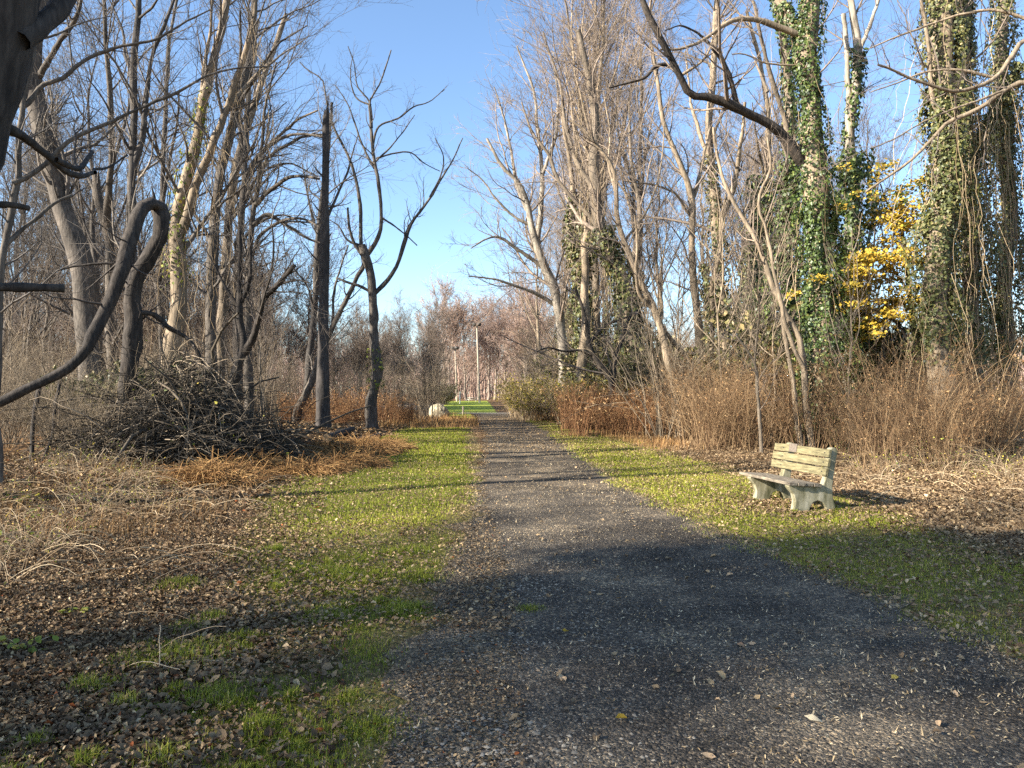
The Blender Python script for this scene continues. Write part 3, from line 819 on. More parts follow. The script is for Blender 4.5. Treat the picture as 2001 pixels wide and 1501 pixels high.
for (t, sx, L) in ((.55, -1, .9), (.68, -1, .55), (.8, -1, .5), (.62, 1, .3), (.42, -1, .5), (.87, 1, .25)):
    i = int(t * 25); p = SN_P[i]
    g = Geo(); tubes(g, np.array([p, p + [sx * L * .5, -.05, L * .45], p + [sx * L, -.1, L * 1.1]]), np.array([.05, .035, .012]), 5)
    g.build('branch_stub', M['snag'], root, b)
HERO.append((632, 'the tall snag'))

hero('leaning_tree', 'dark leaning trunk crossing behind the tall snag', 'tree', 38.0,
     [([(578, 832), (585, 800), (600, 765), (625, 700), (648, 640), (690, 560), (720, 500)], 16, 7),
      ([(648, 640), (655, 560), (680, 480)], 6, 3)], 'bark_left', 'twig_left', dict(dens=1.0, l1=2.4, n2=6, n3=4))
hero('slender_tree', 'slender trunk rising close behind the left side of the tall snag', 'tree', 46.0,
     [([(596, 822), (604, 700), (612, 620), (620, 540), (622, 460), (632, 360), (645, 260), (650, 200)], 15, 5),
      ([(614, 610), (600, 560), (570, 520)], 6, 2), ([(622, 470), (650, 400), (680, 330), (700, 260)], 7, 2), ([(622, 470), (605, 400), (590, 320)], 6, 2)],
     tw=dict(dens=1.0, l1=3.4, n2=7, n3=5, rmin=.009))

hero('spreading_tree', 'bare tree spreading fan-like limbs between the tall snag and the lawn', 'tree', 33.0,
     [([(727, 840), (726, 780), (735, 730), (731, 640), (729, 580), (722, 530), (713, 500), (706, 480)], 22, 15),
      ([(706, 482), (705, 440), (705, 400), (698, 355), (682, 310), (668, 280), (648, 235), (638, 190), (630, 155), (600, 135), (585, 120)], 8, 2, .8),
      ([(712, 505), (735, 475), (745, 440), (745, 400), (740, 360), (732, 320), (728, 290), (726, 240), (725, 200), (742, 165), (755, 130), (765, 100)], 10, 2, -.6),
      ([(728, 578), (755, 548), (775, 515), (788, 480), (805, 440), (822, 412), (840, 385), (860, 350), (880, 320), (897, 285), (905, 270)], 10, 2, 1.0),
      ([(726, 572), (705, 560), (680, 552), (657, 543)], 7, 4, 0),
      ([(712, 505), (690, 470), (682, 440), (680, 405)], 7, 4, -.5),
      ([(732, 330), (715, 300), (700, 260), (685, 215), (672, 190), (655, 165)], 5, 1.5, .5),
      ([(728, 290), (738, 250), (780, 230), (810, 208), (835, 200), (868, 175)], 5, 1.5, .5),
      ([(735, 310), (770, 300), (800, 298), (830, 320), (860, 335)], 4, 1.5, .8),
      ([(727, 250), (722, 200), (700, 170), (690, 120), (680, 90)], 4, 1.5, -.5),
      ([(730, 320), (760, 290), (790, 255), (810, 225)], 4, 1.5, -.8),
      ([(705, 480), (680, 470), (660, 440), (645, 430)], 5, 2, 0),
      ([(840, 385), (862, 340), (866, 305), (850, 270)], 4, 1.5, .4),
      ([(745, 425), (775, 445), (800, 465), (815, 480)], 4, 2, .3),
      ([(725, 205), (700, 195), (685, 150), (690, 105)], 4, 1.2, .2)],
     'bark_left', 'twig_left', dict(dens=1.3, l1=1.3, n2=3.6, n3=2.4, rmin=.004, minr1=.008, sel=[1, 2, 3, 6, 7, 8, 9, 10, 12, 14], t0=.3),
     ivy=dict(on=[(0, .2, .45, 160, .2)], mat='greenleaf', size=(.08, .14)), cap=[4, 5], landmark='the spreading tree')

# ---------------- right side
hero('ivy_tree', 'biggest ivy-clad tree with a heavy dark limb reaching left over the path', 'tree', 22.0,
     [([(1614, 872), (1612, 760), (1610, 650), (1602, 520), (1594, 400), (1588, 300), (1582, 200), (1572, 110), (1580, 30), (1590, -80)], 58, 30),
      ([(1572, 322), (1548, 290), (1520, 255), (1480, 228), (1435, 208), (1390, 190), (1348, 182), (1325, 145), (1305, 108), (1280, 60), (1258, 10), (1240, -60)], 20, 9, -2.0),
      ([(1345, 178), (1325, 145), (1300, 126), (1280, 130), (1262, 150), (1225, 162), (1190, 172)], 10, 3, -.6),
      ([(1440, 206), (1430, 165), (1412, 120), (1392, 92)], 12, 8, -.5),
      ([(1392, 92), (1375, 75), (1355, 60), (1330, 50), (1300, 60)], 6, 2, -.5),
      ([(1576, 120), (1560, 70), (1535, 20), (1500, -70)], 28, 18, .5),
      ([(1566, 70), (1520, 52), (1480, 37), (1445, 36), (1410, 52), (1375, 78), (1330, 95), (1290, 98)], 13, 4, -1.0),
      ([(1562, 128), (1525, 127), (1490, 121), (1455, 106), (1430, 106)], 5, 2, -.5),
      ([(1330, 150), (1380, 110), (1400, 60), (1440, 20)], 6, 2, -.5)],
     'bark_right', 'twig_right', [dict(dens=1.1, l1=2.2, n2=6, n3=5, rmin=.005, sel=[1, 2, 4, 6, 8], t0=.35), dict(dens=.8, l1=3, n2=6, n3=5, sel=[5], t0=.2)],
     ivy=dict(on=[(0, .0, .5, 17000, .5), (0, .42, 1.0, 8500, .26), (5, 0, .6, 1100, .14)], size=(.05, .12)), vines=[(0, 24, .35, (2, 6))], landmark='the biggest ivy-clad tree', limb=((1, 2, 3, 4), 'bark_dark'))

hero('ivy_tree', 'ivy-clad tree with pale broken fork tops right of the biggest one', 'tree', 24.0,
     [([(1662, 866), (1660, 650), (1662, 450), (1665, 330), (1662, 270), (1672, 170), (1672, 80), (1662, -40)], 28, 12),
      ([(1656, 280), (1658, 200), (1655, 110), (1648, 28)], 12, 8), ([(1672, 120), (1685, 85), (1705, 35), (1725, -30)], 10, 6)],
     'bark_pale', 'twig_right', dict(dens=.45, l1=2.2, n2=6, n3=4, sel=[0, 2], t0=.6),
     ivy=dict(on=[(0, .0, .62, 8500, .62), (0, .55, .85, 1300, .16)], size=(.09, .15)), cap=[1], vines=[(0, 22, .3, (2, 5))], landmark='the pale broken fork')

hero('ivy_tree', 'ivy-clad twin trunk close behind the heavy limb, left of the biggest one', 'tree', 28.0,
     [([(1540, 852), (1542, 650), (1538, 500), (1546, 380), (1545, 250), (1538, 120), (1520, 20), (1500, -60)], 26, 12),
      ([(1545, 300), (1530, 220), (1510, 160), (1490, 80), (1470, 0)], 12, 5), ([(1500, 180), (1480, 130), (1475, 120)], 6, 4)],
     'bark_right', 'twig_right', dict(dens=.8, l1=3, n2=6, n3=5, sel=[0, 1], t0=.5),
     ivy=dict(on=[(0, .0, .58, 10000, .75), (0, .5, .95, 2200, .2)], size=(.09, .16)), vines=[(0, 22, .3, (2, 6))])

hero('ivy_tree', 'ivy column left of the twin trunk, topped with thin bare limbs', 'tree', 32.0,
     [([(1488, 846), (1490, 650), (1494, 480), (1497, 350), (1500, 250), (1488, 130), (1460, 20)], 18, 6),
      ([(1497, 360), (1480, 280), (1470, 200)], 7, 2)],
     'bark_right', 'twig_right', dict(dens=1.0, l1=3, n2=6, n3=5, t0=.5),
     ivy=dict(on=[(0, .0, .6, 9500, 1.15)], size=(.10, .17)))

hero('ivy_tree', 'thick pale-barked ivy tree at right, bare near its foot', 'tree', 20.0,
     [([(1856, 884), (1840, 760), (1832, 690), (1826, 600), (1838, 500), (1852, 400), (1850, 300), (1842, 200), (1836, 100), (1834, -60)], 52, 36),
      ([(1850, 300), (1862, 220), (1880, 150), (1890, 60), (1895, -40)], 20, 12), ([(1845, 260), (1820, 180), (1815, 90), (1800, 0)], 12, 6)],
     'bark_right', 'twig_right', dict(dens=.6, l1=2, n2=6, n3=5, t0=.4, droop=.1),
     ivy=dict(on=[(0, .17, .75, 16000, .5), (0, .62, 1.0, 8000, .34), (1, 0, 1, 2600, .25)], size=(.05, .11), mat='ivy_olive'), vines=[(0, 70, .6, (2, 8)), (1, 24, .4, (2, 6))], landmark='the pale-barked ivy tree')

hero('ivy_tree', 'vine-curtained ivy tree second from the right edge', 'tree', 21.5,
     [([(1915, 876), (1905, 720), (1898, 560), (1895, 420), (1885, 280), (1880, 150), (1885, 0), (1890, -80)], 34, 20),
      ([(1890, 330), (1930, 250), (1965, 190), (1990, 120)], 12, 5)],
     'bark_right', 'twig_right', dict(dens=.8, l1=1.8, n2=5, n3=4, droop=.1),
     ivy=dict(on=[(0, .12, .72, 13000, .6), (0, .6, 1.0, 5500, .4), (1, 0, 1, 2600, .35)], size=(.05, .11), mat='ivy_olive'), vines=[(0, 90, .7, (2, 8)), (1, 30, .4, (2, 8))], landmark='the vine-curtained tree')

hero('ivy_tree', 'vine-curtained ivy tree standing at the right edge of the picture', 'tree', 23.0,
     [([(1985, 868), (1975, 720), (1965, 560), (1970, 420), (1965, 280), (1960, 150), (1965, -40)], 34, 16)],
     'bark_right', 'twig_right', dict(dens=.8, l1=1.8, n2=5, n3=4, droop=.1),
     ivy=dict(on=[(0, .12, .75, 13000, .65), (0, .6, 1.0, 5500, .45)], size=(.05, .11), mat='ivy_olive'), vines=[(0, 90, .8, (2, 8))])

hero('overhanging_tree', 'tree beyond the right edge sending long thin limbs into the picture', 'tree', 14.0,
     [([(2180, 930), (2170, 700), (2150, 450), (2130, 250), (2120, 80), (2110, -100)], 40, 22),
      ([(2130, 250), (2050, 165), (2001, 78), (1975, 110), (1946, 152), (1905, 172), (1858, 180), (1820, 168), (1775, 152), (1745, 138), (1715, 128)], 13, 4, -.8),
      ([(2130, 300), (2060, 200), (2001, 160), (1960, 178), (1930, 202), (1890, 222), (1850, 240), (1825, 268), (1780, 312), (1740, 342), (1690, 375)], 14, 4, .5),
      ([(2120, 180), (2050, 60), (1980, 28), (1935, 20), (1880, 28), (1810, 50), (1745, 75), (1700, 95)], 9, 3, .5),
      ([(1946, 152), (1905, 142), (1860, 136), (1810, 140), (1770, 155), (1700, 180)], 6, 2, .3),
      ([(1960, 178), (1900, 200), (1830, 225), (1760, 265), (1700, 290)], 5, 2, -.4)],
     'bark_right', 'twig_right', dict(dens=1.5, l1=1.3, n2=5, n3=4, rmin=.003, minr1=.006, sel=[1, 2, 3, 4, 5], t0=.35))

hero('slender_tree', 'slender double-stemmed tree standing right behind the bench', 'tree', 21.0,
     [([(1588, 878), (1580, 830), (1573, 770), (1570, 715), (1555, 660), (1535, 620), (1520, 580), (1500, 530), (1480, 480), (1455, 430), (1420, 370), (1405, 320), (1395, 250)], 15, 5, 1.0),
      ([(1570, 718), (1555, 690), (1545, 655), (1530, 625), (1525, 590), (1512, 530), (1505, 480), (1495, 440), (1484, 405), (1490, 370), (1505, 330), (1500, 270)], 9, 4, -.5),
      ([(1566, 872), (1556, 800), (1549, 740), (1538, 680), (1528, 620)], 12, 8, .2)],
     'bark_right', 'twig_right', dict(dens=1.2, l1=1.8, n2=5, n3=4, rmin=.004, minr1=.008, sel=[0, 1], t0=.4), landmark='the double-stemmed tree')

hero('slender_tree', 'slender pale tree leaning left beside the reddish thicket', 'tree', 27.0,
     [([(1334, 853), (1326, 800), (1315, 740), (1302, 690), (1290, 640), (1272, 595), (1255, 560), (1238, 520), (1222, 470), (1210, 430), (1205, 380), (1200, 340), (1180, 300), (1150, 255), (1120, 235)], 19, 5),
      ([(1272, 600), (1250, 575), (1243, 530), (1245, 480), (1240, 420)], 9, 3), ([(1292, 640), (1318, 670), (1345, 705), (1362, 760), (1372, 820)], 8, 12, .5),
      ([(1205, 380), (1190, 330), (1192, 260), (1180, 180)], 6, 2), ([(1222, 470), (1260, 420), (1290, 330), (1300, 240)], 5, 2)],
     'bark_right', 'twig_right', dict(dens=1.2, l1=2.2, n2=5, n3=4, rmin=.005, minr1=.008, sel=[0, 1, 3, 4], t0=.35), landmark='the leaning pale tree')

hero('slender_tree', 'slender tree with a low fork, right of the leaning pale tree', 'tree', 29.0,
     [([(1392, 850), (1382, 780), (1372, 700), (1365, 640), (1355, 560), (1352, 480), (1352, 400), (1330, 320), (1300, 240), (1285, 160), (1270, 80)], 20, 6),
      ([(1380, 790), (1388, 700), (1392, 600), (1390, 560), (1402, 520), (1410, 450), (1420, 380)], 12, 4),
      ([(1352, 430), (1320, 380), (1270, 360), (1220, 355)], 6, 2), ([(1352, 400), (1370, 330), (1385, 260), (1385, 180)], 8, 3)],
     'bark_right', 'twig_right', dict(dens=1.1, l1=2.6, n2=6, n3=5, rmin=.006, sel=[0, 1, 2, 3], t0=.35))

hero('tan_tree', 'tan-barked straight tree between the leaning pale tree and the double-stemmed one', 'tree', 31.0,
     [([(1420, 848), (1416, 700), (1408, 560), (1402, 450), (1395, 340), (1385, 240), (1395, 140), (1400, 20), (1405, -60)], 24, 10),
      ([(1400, 440), (1430, 380), (1445, 300), (1455, 200)], 12, 5), ([(1392, 330), (1370, 270), (1350, 200), (1340, 100)], 9, 3)],
     'bark_right', 'twig_right', dict(dens=1.0, l1=3, n2=6, n3=5, sel=[0, 1, 2], t0=.4),
     ivy=dict(on=[(0, .1, .6, 2500, .3)], mat='ivy_olive', size=(.10, .16)), vines=[(0, 40, .35, (2, 6))], landmark='the tan-barked tree')

hero('slender_tree', 'thin sapling standing left of the bench against the thicket', 'tree', 19.5,
     [([(1488, 886), (1484, 820), (1480, 760), (1474, 710), (1455, 680), (1438, 655)], 8, 4),
      ([(1474, 710), (1480, 650), (1484, 600), (1478, 560)], 5, 2)],
     'bark_right', 'twig_right', dict(dens=2, l1=1.2, n2=5, n3=3, rmin=.004, minr1=.006))

hero('sycamore_tree', 'large pale-limbed tree beside the far end of the path, limbs swept left', 'tree', 50.0,
     [([(1104, 812), (1100, 700), (1090, 600), (1078, 550), (1062, 520), (1048, 480), (1036, 440), (1028, 400), (1018, 370), (1000, 345), (980, 325), (965, 300), (950, 270)], 26, 5, -2),
      ([(1062, 522), (1030, 500), (1000, 480), (970, 462), (945, 470), (920, 485)], 9, 2, -2),
      ([(1030, 410), (1010, 360), (1000, 300), (985, 230), (965, 170)], 9, 2, -1), ([(1048, 480), (1056, 420), (1060, 340), (1050, 250), (1040, 170), (1010, 90)], 12, 3, 1),
      ([(1036, 440), (1000, 420), (970, 390), (940, 350), (915, 330)], 6, 2, -1), ([(1090, 600), (1050, 575), (1010, 560), (960, 545), (915, 540)], 8, 2, -2),
      ([(1060, 340), (1085, 270), (1090, 190), (1080, 100)], 8, 2, 1)],
     'bark_pale', 'twig_right', dict(dens=.85, l1=3.6, n2=7, n3=5, rmin=.010, minr1=.018, sel=[0, 1, 2, 3, 4, 5, 6], t0=.3), landmark='the large pale-limbed tree')

hero('ivy_tree', 'ivy-covered tree with two raised arms behind the large pale-limbed tree', 'tree', 46.0,
     [([(1150, 812), (1146, 700), (1140, 600), (1134, 540), (1142, 480), (1150, 420), (1150, 340), (1160, 230), (1150, 120)], 22, 8),
      ([(1136, 545), (1120, 500), (1112, 450), (1120, 380), (1110, 300), (1095, 210)], 14, 4), ([(1150, 400), (1180, 330), (1200, 250), (1210, 150)], 9, 3)],
     'bark_right', 'twig_right', dict(dens=.9, l1=3.6, n2=7, n3=5, rmin=.009, minr1=.016, t0=.4),
     ivy=dict(on=[(0, .0, .6, 5000, .7), (1, 0, .5, 900, .35)], mat='ivy_olive', size=(.14, .24)))

hero('ivy_tree', 'thick ivy-clad trunk leaning left behind the small forked tree', 'tree', 40.0,
     [([(1245, 820), (1240, 720), (1232, 640), (1222, 570), (1200, 510), (1178, 460), (1165, 400), (1160, 330), (1165, 250), (1150, 150), (1130, 60)], 38, 10),
      ([(1180, 465), (1150, 420), (1120, 390), (1090, 350), (1070, 300), (1040, 260), (1020, 200)], 10, 3), ([(1165, 380), (1130, 320), (1105, 240), (1090, 150), (1060, 60)], 12, 3),
      ([(1222, 570), (1240, 500), (1250, 420), (1235, 320), (1230, 200)], 12, 4)],
     'bark_right', 'twig_right', dict(dens=.9, l1=3.6, n2=7, n3=5, rmin=.008, minr1=.014, sel=[0, 1, 2, 3], t0=.35),
     ivy=dict(on=[(0, .0, .5, 6000, .7)], mat='ivy_olive', size=(.13, .22)), vines=[(0, 50, .6, (2, 7))])

hero('forked_tree', 'small dark tree forking at its foot above the reddish thicket', 'tree', 36.0,
     [([(1199, 832), (1197, 770), (1192, 740), (1178, 720), (1162, 700), (1152, 670), (1146, 630), (1135, 590), (1125, 560)], 17, 4),
      ([(1196, 760), (1200, 715), (1206, 690), (1218, 660), (1226, 630), (1240, 610)], 11, 5), ([(1160, 695), (1130, 685), (1100, 686), (1075, 680), (1040, 690)], 7, 2),
      ([(1202, 705), (1190, 670), (1170, 650), (1160, 620)], 6, 2), ([(1152, 670), (1180, 640), (1210, 625), (1260, 610)], 6, 3)],
     'bark_dark', 'twig_right', dict(dens=1.8, l1=2.0, n2=6, n3=5, rmin=.007, minr1=.012, t0=.2), landmark='the small forked tree')

# yellow maple between the ivy trees
root, P, R = hero('maple_tree', 'small maple with golden yellow leaves between the ivy trees', 'tree', 22.6,
     [([(1782, 868), (1785, 780), (1790, 690), (1782, 600), (1770, 520), (1760, 440), (1762, 360)], 16, 5),
      ([(1786, 700), (1760, 640), (1720, 610), (1690, 600)], 6, 2), ([(1780, 580), (1740, 520), (1700, 490), (1670, 500)], 6, 2),
      ([(1770, 500), (1800, 450), (1805, 390), (1790, 350)], 6, 2), ([(1765, 440), (1735, 400), (1720, 360)], 5, 2), ([(1775, 540), (1800, 520), (1805, 480)], 5, 2)],
     'bark_dark', 'twig_right', dict(dens=1.6, l1=1.2, n2=5, n3=2, rmin=.004, minr1=.007, sel=[0, 1, 2, 3, 4, 5], t0=.3))
b = np.array(root.location)
g = Geo()
layers = [(1770, 395, .95, 700), (1790, 450, .7, 900), (1770, 500, .6, 600), (1740, 530, .9, 900), (1700, 505, .5, 400), (1750, 590, .95, 800), (1700, 575, .7, 400), (1690, 640, .5, 300), (1775, 600, .5, 500), (1745, 360, .6, 260), (1720, 610, .5, 300), (1795, 425, .5, 500)]
for (a, bb, r, n) in layers:
    c = at(a - 22, bb, 22.2 + RNG.uniform(-.7, .7))
    n = int(n * 1.5); r *= .82; sub = max(3, n // 55)
    cc = c + RNG.normal(0, 1, (sub, 3)) * np.array([r, r * 1.2, .32])
    pos = cc[RNG.integers(0, sub, n)] + RNG.normal(0, 1, (n, 3)) * np.array([.16, .2, .05])
    leaves(g, pos, RNG.normal(0, .5, (n, 3)) + np.array([-.4, -.5, .8]), RNG.uniform(.06, .12, n), 1.0, .1, tint=np.clip(RNG.normal(.55, .28, n) - (bb < 400) * .25, 0, 1))
g.build('foliage', M['yellow'], root, b)
HERO.append((1740, 'the golden maple'))


# ------------------------------------------------------------------ generic tree kinds for the woods
def gen_tree(name, cat, H, r0, nl, bark, twig, spread=(22, 50), clear=.3, l1=2.8, rmin=.010, n2=6, n3=5, dens=1.0, lean=.03, ivy=None, up=.1, vines=0, limbup=.12):
    root = empty(name, (0, 0, 0)); root['category'] = cat
    N = 20; t = np.linspace(0, 1, N)
    wob = np.cumsum(RNG.normal(0, .022, (N, 2)), 0) * H * .25; wob -= wob[0]
    P = np.stack([wob[:, 0] + lean * H * t * RNG.normal(0, 1), wob[:, 1] + lean * H * t * RNG.normal(0, 1), -.1 + H * t], -1)[None]
    R = (r0 * (1 - .88 * t) * (1 + .4 * np.exp(-t * 25)))[None]
    tg = Geo(); tubes(tg, P, R, 9, ref=(0, 1, .01), rough=.04)
    c, r, L = children(P, R, nl, clear, .97, spread, lambda i, t: H * .42 * (1.2 - t) + .8, 10, limbup, .10, .62, .02, .22)
    tubes(tg, c, r, 6)
    tg.build('trunk', M[bark], root)
    cg = Geo(); twigs(c, r, cg, dens, l1, n2, n3, up, rmin, .2, minr1=rmin * 1.5)
    twigs(P, R, cg, dens * .5, l1 * .7, n2, n3, up, rmin, clear + .2, minr1=rmin * 1.5)
    cg.build('crown', M[twig], root)
    if ivy:
        ig = Geo(); ivy_on(ig, P[0], R[0], ivy[4] if len(ivy) > 4 else 0, ivy[0], ivy[1], ivy[2], ivy[3], seed=int(H)); ig.build('ivy', M['ivy_olive'], root)
    if vines:
        vg = Geo(); vines_on(vg, P[0], R[0], vines, (2, 7), .5, .15, .7, .012); vg.build('vine_curtain', M['vine'], root)
    return root


def gen_shrub(name, cat, n, H, spread, mat, ntw=3, ltw=.5, rad=.007, arch=.1, leafmat=None, nleaf=0, leafsize=(.05, .09), base=.35, leaf_t=.5, kindname='stem_clump', wander=.07, twr=.5):
    root = empty(name, (0, 0, 0)); root['category'] = cat
    a = RNG.uniform(0, 6.28, n); rb = base * RNG.random(n) ** .6
    m = 9; P = np.zeros((n, m, 3)); P[:, 0, 0] = rb * np.cos(a); P[:, 0, 1] = rb * np.sin(a); P[:, 0, 2] = -.05
    a2 = a + RNG.normal(0, .8, n)
    d = nrm(np.stack([np.cos(a2) * spread * RNG.random(n), np.sin(a2) * spread * RNG.random(n), np.ones(n)], -1))
    L = H * RNG.uniform(.55, 1.1, n); st = (L / (m - 1))[:, None]
    for j in range(1, m):
        P[:, j] = P[:, j - 1] + d * st
        d = nrm(d + RNG.normal(0, wander, (n, 3)) + np.stack([np.cos(a2), np.sin(a2), -np.ones(n)], -1) * arch * (j / m))
    R = rad * RNG.uniform(.6, 1.4, (n, 1)) * np.linspace(1.2, .45, m)[None]
    g = Geo(); tubes(g, P, R, 4, tint=RNG.random(n))
    c, r, L1 = children(P, R, ntw, .25, 1, (25, 65), lambda i, t: ltw * (1.2 - .6 * t), 5, .03, .16, .7, rad * .45, .5)
    if len(c):
        tubes(g, c, r, 3, tint=RNG.random(len(c)))
        c2, r2, _ = children(c, r, ntw * .8, .2, 1, (25, 60), lambda i, t: L1[i] * twr, 3, .03, .2, .8, rad * .35, .6)
        if len(c2): tubes(g, c2, r2, 3, tint=RNG.random(len(c2)))
    g.build(kindname, M[mat], root)
    if leafmat and nleaf:
        lf = Geo(); src = c if len(c) else P
        i = RNG.integers(0, len(src), nleaf); k = RNG.integers(1, src.shape[1], nleaf)
        p = src[i, k]; w = np.clip(p[:, 2] / H, 0, 1)
        p = p[RNG.random(nleaf) < (1 - leaf_t) + leaf_t * w]
        p = p + RNG.normal(0, .03, p.shape)
        leaves(lf, p, RNG.normal(0, 1, p.shape) + np.array([0, 0, .3]), RNG.uniform(*leafsize, len(p)), .7, .15)
        lf.build('foliage', M[leafmat], root)
    return root


def hide_protos():      # prototypes are moved to a real place by their first use
    pass


class Kind:
    """first use moves the prototype itself, later uses copy it"""
    def __init__(self, root): self.root = root; self.used = False

    def put(self, x, y, rz, s, label, group, tilt=(0, 0), z=None):
        z = float(ground_h(x, y)) if z is None else z
        if not self.used:
            self.used = True; o = self.root
            o.location = (float(x), float(y), z); o.rotation_euler = (tilt[0], tilt[1], rz); o.scale = (s, s, s) if np.isscalar(s) else s
            o['label'] = label; o['group'] = group
            return o
        return dup(self.root, (x, y, z), rz, s, label, group, tilt)


LB = {}


def place_word(px):
    h = sorted(HERO); near = min(h, key=lambda e: abs(e[0] - px))
    dx = px - near[0]
    if px < 0 or px > 2001: return 'beyond the %s edge of the picture' % ('left' if px < 0 else 'right')
    nm = near[1]
    if abs(dx) < 14: return 'behind ' + nm
    return ('just right of ' if dx > 0 else 'just left of ') + nm if abs(dx) < 60 else ('farther right of ' if dx > 0 else 'farther left of ') + nm


K_left = [Kind(gen_tree('bare_tree', 'tree', 19, .20, 16, 'bark_left', 'twig_left', rmin=.009)) for _ in range(3)] + \
         [Kind(gen_tree('bare_tree', 'tree', 15, .14, 13, 'bark_left', 'twig_left', (25, 60), .25, 2.4, rmin=.009)) for _ in range(2)]
K_right = [Kind(gen_tree('bare_tree', 'tree', 20, .22, 16, 'bark_right', 'twig_right', (18, 42), .35, 3.0, rmin=.009)) for _ in range(3)]
K_ivy = [Kind(gen_tree('ivy_tree', 'tree', 18, .24, 12, 'bark_right', 'twig_right', (20, 45), .45, 2.8, rmin=.010, ivy=(.62, 5200, .6, (.12, .2)), vines=30)) for _ in range(2)]
K_far = [Kind(gen_tree('bare_tree', 'tree', 15, .22, 18, 'bark_far', 'twig_far', (25, 60), .18, 3.0, rmin=.022, n2=7, n3=5, dens=1.3)) for _ in range(2)]
K_farg = [Kind(gen_tree('bare_tree', 'tree', 14, .20, 18, 'bark_left', 'twig_right', (25, 60), .15, 3.0, rmin=.018, n2=7, n3=5, dens=1.3)) for _ in range(2)]
K_sap = [Kind(gen_tree('sapling', 'sapling', 7, .045, 10, 'bark_right', 'twig_right', (25, 60), .2, 1.1, rmin=.004, n2=4, n3=3)) for _ in range(3)]
K_brush = [Kind(gen_shrub('brush_shrub', 'shrub', 26, 3.6, .55, 'brush', 5, 1.1, .011, .10, base=.5, wander=.1)) for _ in range(3)]
K_thick = [Kind(gen_shrub('thicket_shrub', 'shrub', 42, 2.3, .5, 'thickstem', 4, .45, .0055, .07, 'dryleaf', 260, (.03, .06), base=.6, wander=.11)) for _ in range(3)]
K_red = [Kind(gen_shrub('reddish_shrub', 'shrub', 70, 1.55, .35, 'redstem', 3, .3, .007, .05, 'dryleaf', 520, (.05, .10), base=.6, leaf_t=.9)) for _ in range(2)]
K_ever = [Kind(gen_shrub('evergreen_shrub', 'shrub', 46, 2.8, .7, 'brush', 6, .7, .010, .08, 'ivy_olive', 6000, (.09, .16), base=.6, leaf_t=.2)) for _ in range(2)]
K_yel = [Kind(gen_shrub('yellowish_shrub', 'shrub', 46, 2.2, .6, 'cane', 5, .6, .008, .1, 'yellowgreen', 900, (.06, .12), base=.6, leaf_t=.3)) for _ in range(2)]
K_cane = [Kind(gen_shrub('bramble', 'bramble', 18, 1.25, 1.3, 'cane', 1.6, .35, .0036, .35, 'greenleaf', 50, (.03, .055), base=.35, leaf_t=.1, wander=.13)) for _ in range(3)]


def seed_trees(kinds, n, pxr, dr, sc, words, group, sz=(.8, 1.25), dpow=1.0, mind=.0):
    for k in range(n):
        px = RNG.uniform(*pxr); d = dr[0] + (dr[1] - dr[0]) * RNG.random() ** dpow
        s = RNG.uniform(*sz); tl = RNG.normal(0, .045, 2)
        size = 'tall' if s > 1.12 else ('short' if s < .92 else 'medium')
        lean = ' tilted right' if tl[1] > .05 else (' tilted left' if tl[1] < -.05 else '')
        far = words[1] if d > (dr[0] + dr[1]) / 2 else words[0]
        lab = '%s %s%s %s' % (size, far, lean, place_word(px))
        if len(lab.split()) > 16: lab = '%s %s %s' % (size, far, place_word(px))
        RNG.choice(kinds).put(gx(px, d), d, RNG.uniform(0, 6.28), s * sc, lab, group, tuple(tl))


# left woods
seed_trees(K_left, 12, (-60, 440), (38, 64), 1.0, ('bare tree mid-wood', 'bare tree deeper in'), 'bare trees in the left wood', dpow=.9)
seed_trees(K_farg, 46, (-80, 640), (62, 120), .95, ('hazy tree at the back', 'faint tree farthest back'), 'far trees behind the left wood', sz=(.75, 1.15))
seed_trees(K_farg, 16, (640, 850), (75, 150), .72, ('grey tree lining the far lawn', 'distant tree lining the far lawn'), 'bare trees left of the far lawn', sz=(.7, 1.1))
# far centre, behind the lawn
seed_trees(K_far, 15, (850, 1060), (140, 185), 1.25, ('pinkish tree behind the lawn', 'pinkish tree farthest back'), 'pinkish trees behind the far lawn', sz=(.8, 1.15))
# right woods
seed_trees(K_right, 6, (1230, 1800), (33, 60), 1.0, ('bare tan tree in the right wood', 'bare tan tree deep in the right wood'), 'bare trees in the right wood', sz=(.85, 1.2))
seed_trees(K_right, 3, (1075, 1260), (42, 54), 1.35, ('great bare tree in the right wood', 'great bare tree deep in'), 'great bare trees in the right wood', sz=(.95, 1.15))
seed_trees(K_right, 8, (1020, 1230), (58, 95), 1.05, ('tan tree by the far path', 'tan tree farther along'), 'bare trees along the far right side', sz=(.8, 1.15))
seed_trees(K_ivy, 7, (1200, 1560), (34, 55), .9, ('ivy-clad tree in the right wood', 'ivy-clad tree deep in'), 'ivy-clad trees in the right wood', sz=(.8, 1.15))
seed_trees(K_ivy, 4, (1060, 1200), (48, 66), .9, ('ivy-clad tree beside the path', 'ivy-clad tree far along the path'), 'ivy-clad trees along the far right side', sz=(.8, 1.1))
seed_trees(K_farg, 12, (1180, 2080), (65, 120), .8, ('hazy tree behind the right wood', 'faint tree far behind the right wood'), 'far trees behind the right wood', sz=(.75, 1.15))
seed_trees(K_sap, 14, (1290, 1560), (23, 36), 1.0, ('spindly sapling in the right thicket', 'spindly sapling behind the right thicket'), 'saplings in the right thicket', sz=(.6, 1.2))
seed_trees(K_sap, 9, (1600, 2020), (20, 30), .8, ('spindly sapling among the ivy trees', 'spindly sapling behind the ivy trees'), 'saplings among the ivy trees', sz=(.6, 1.1))
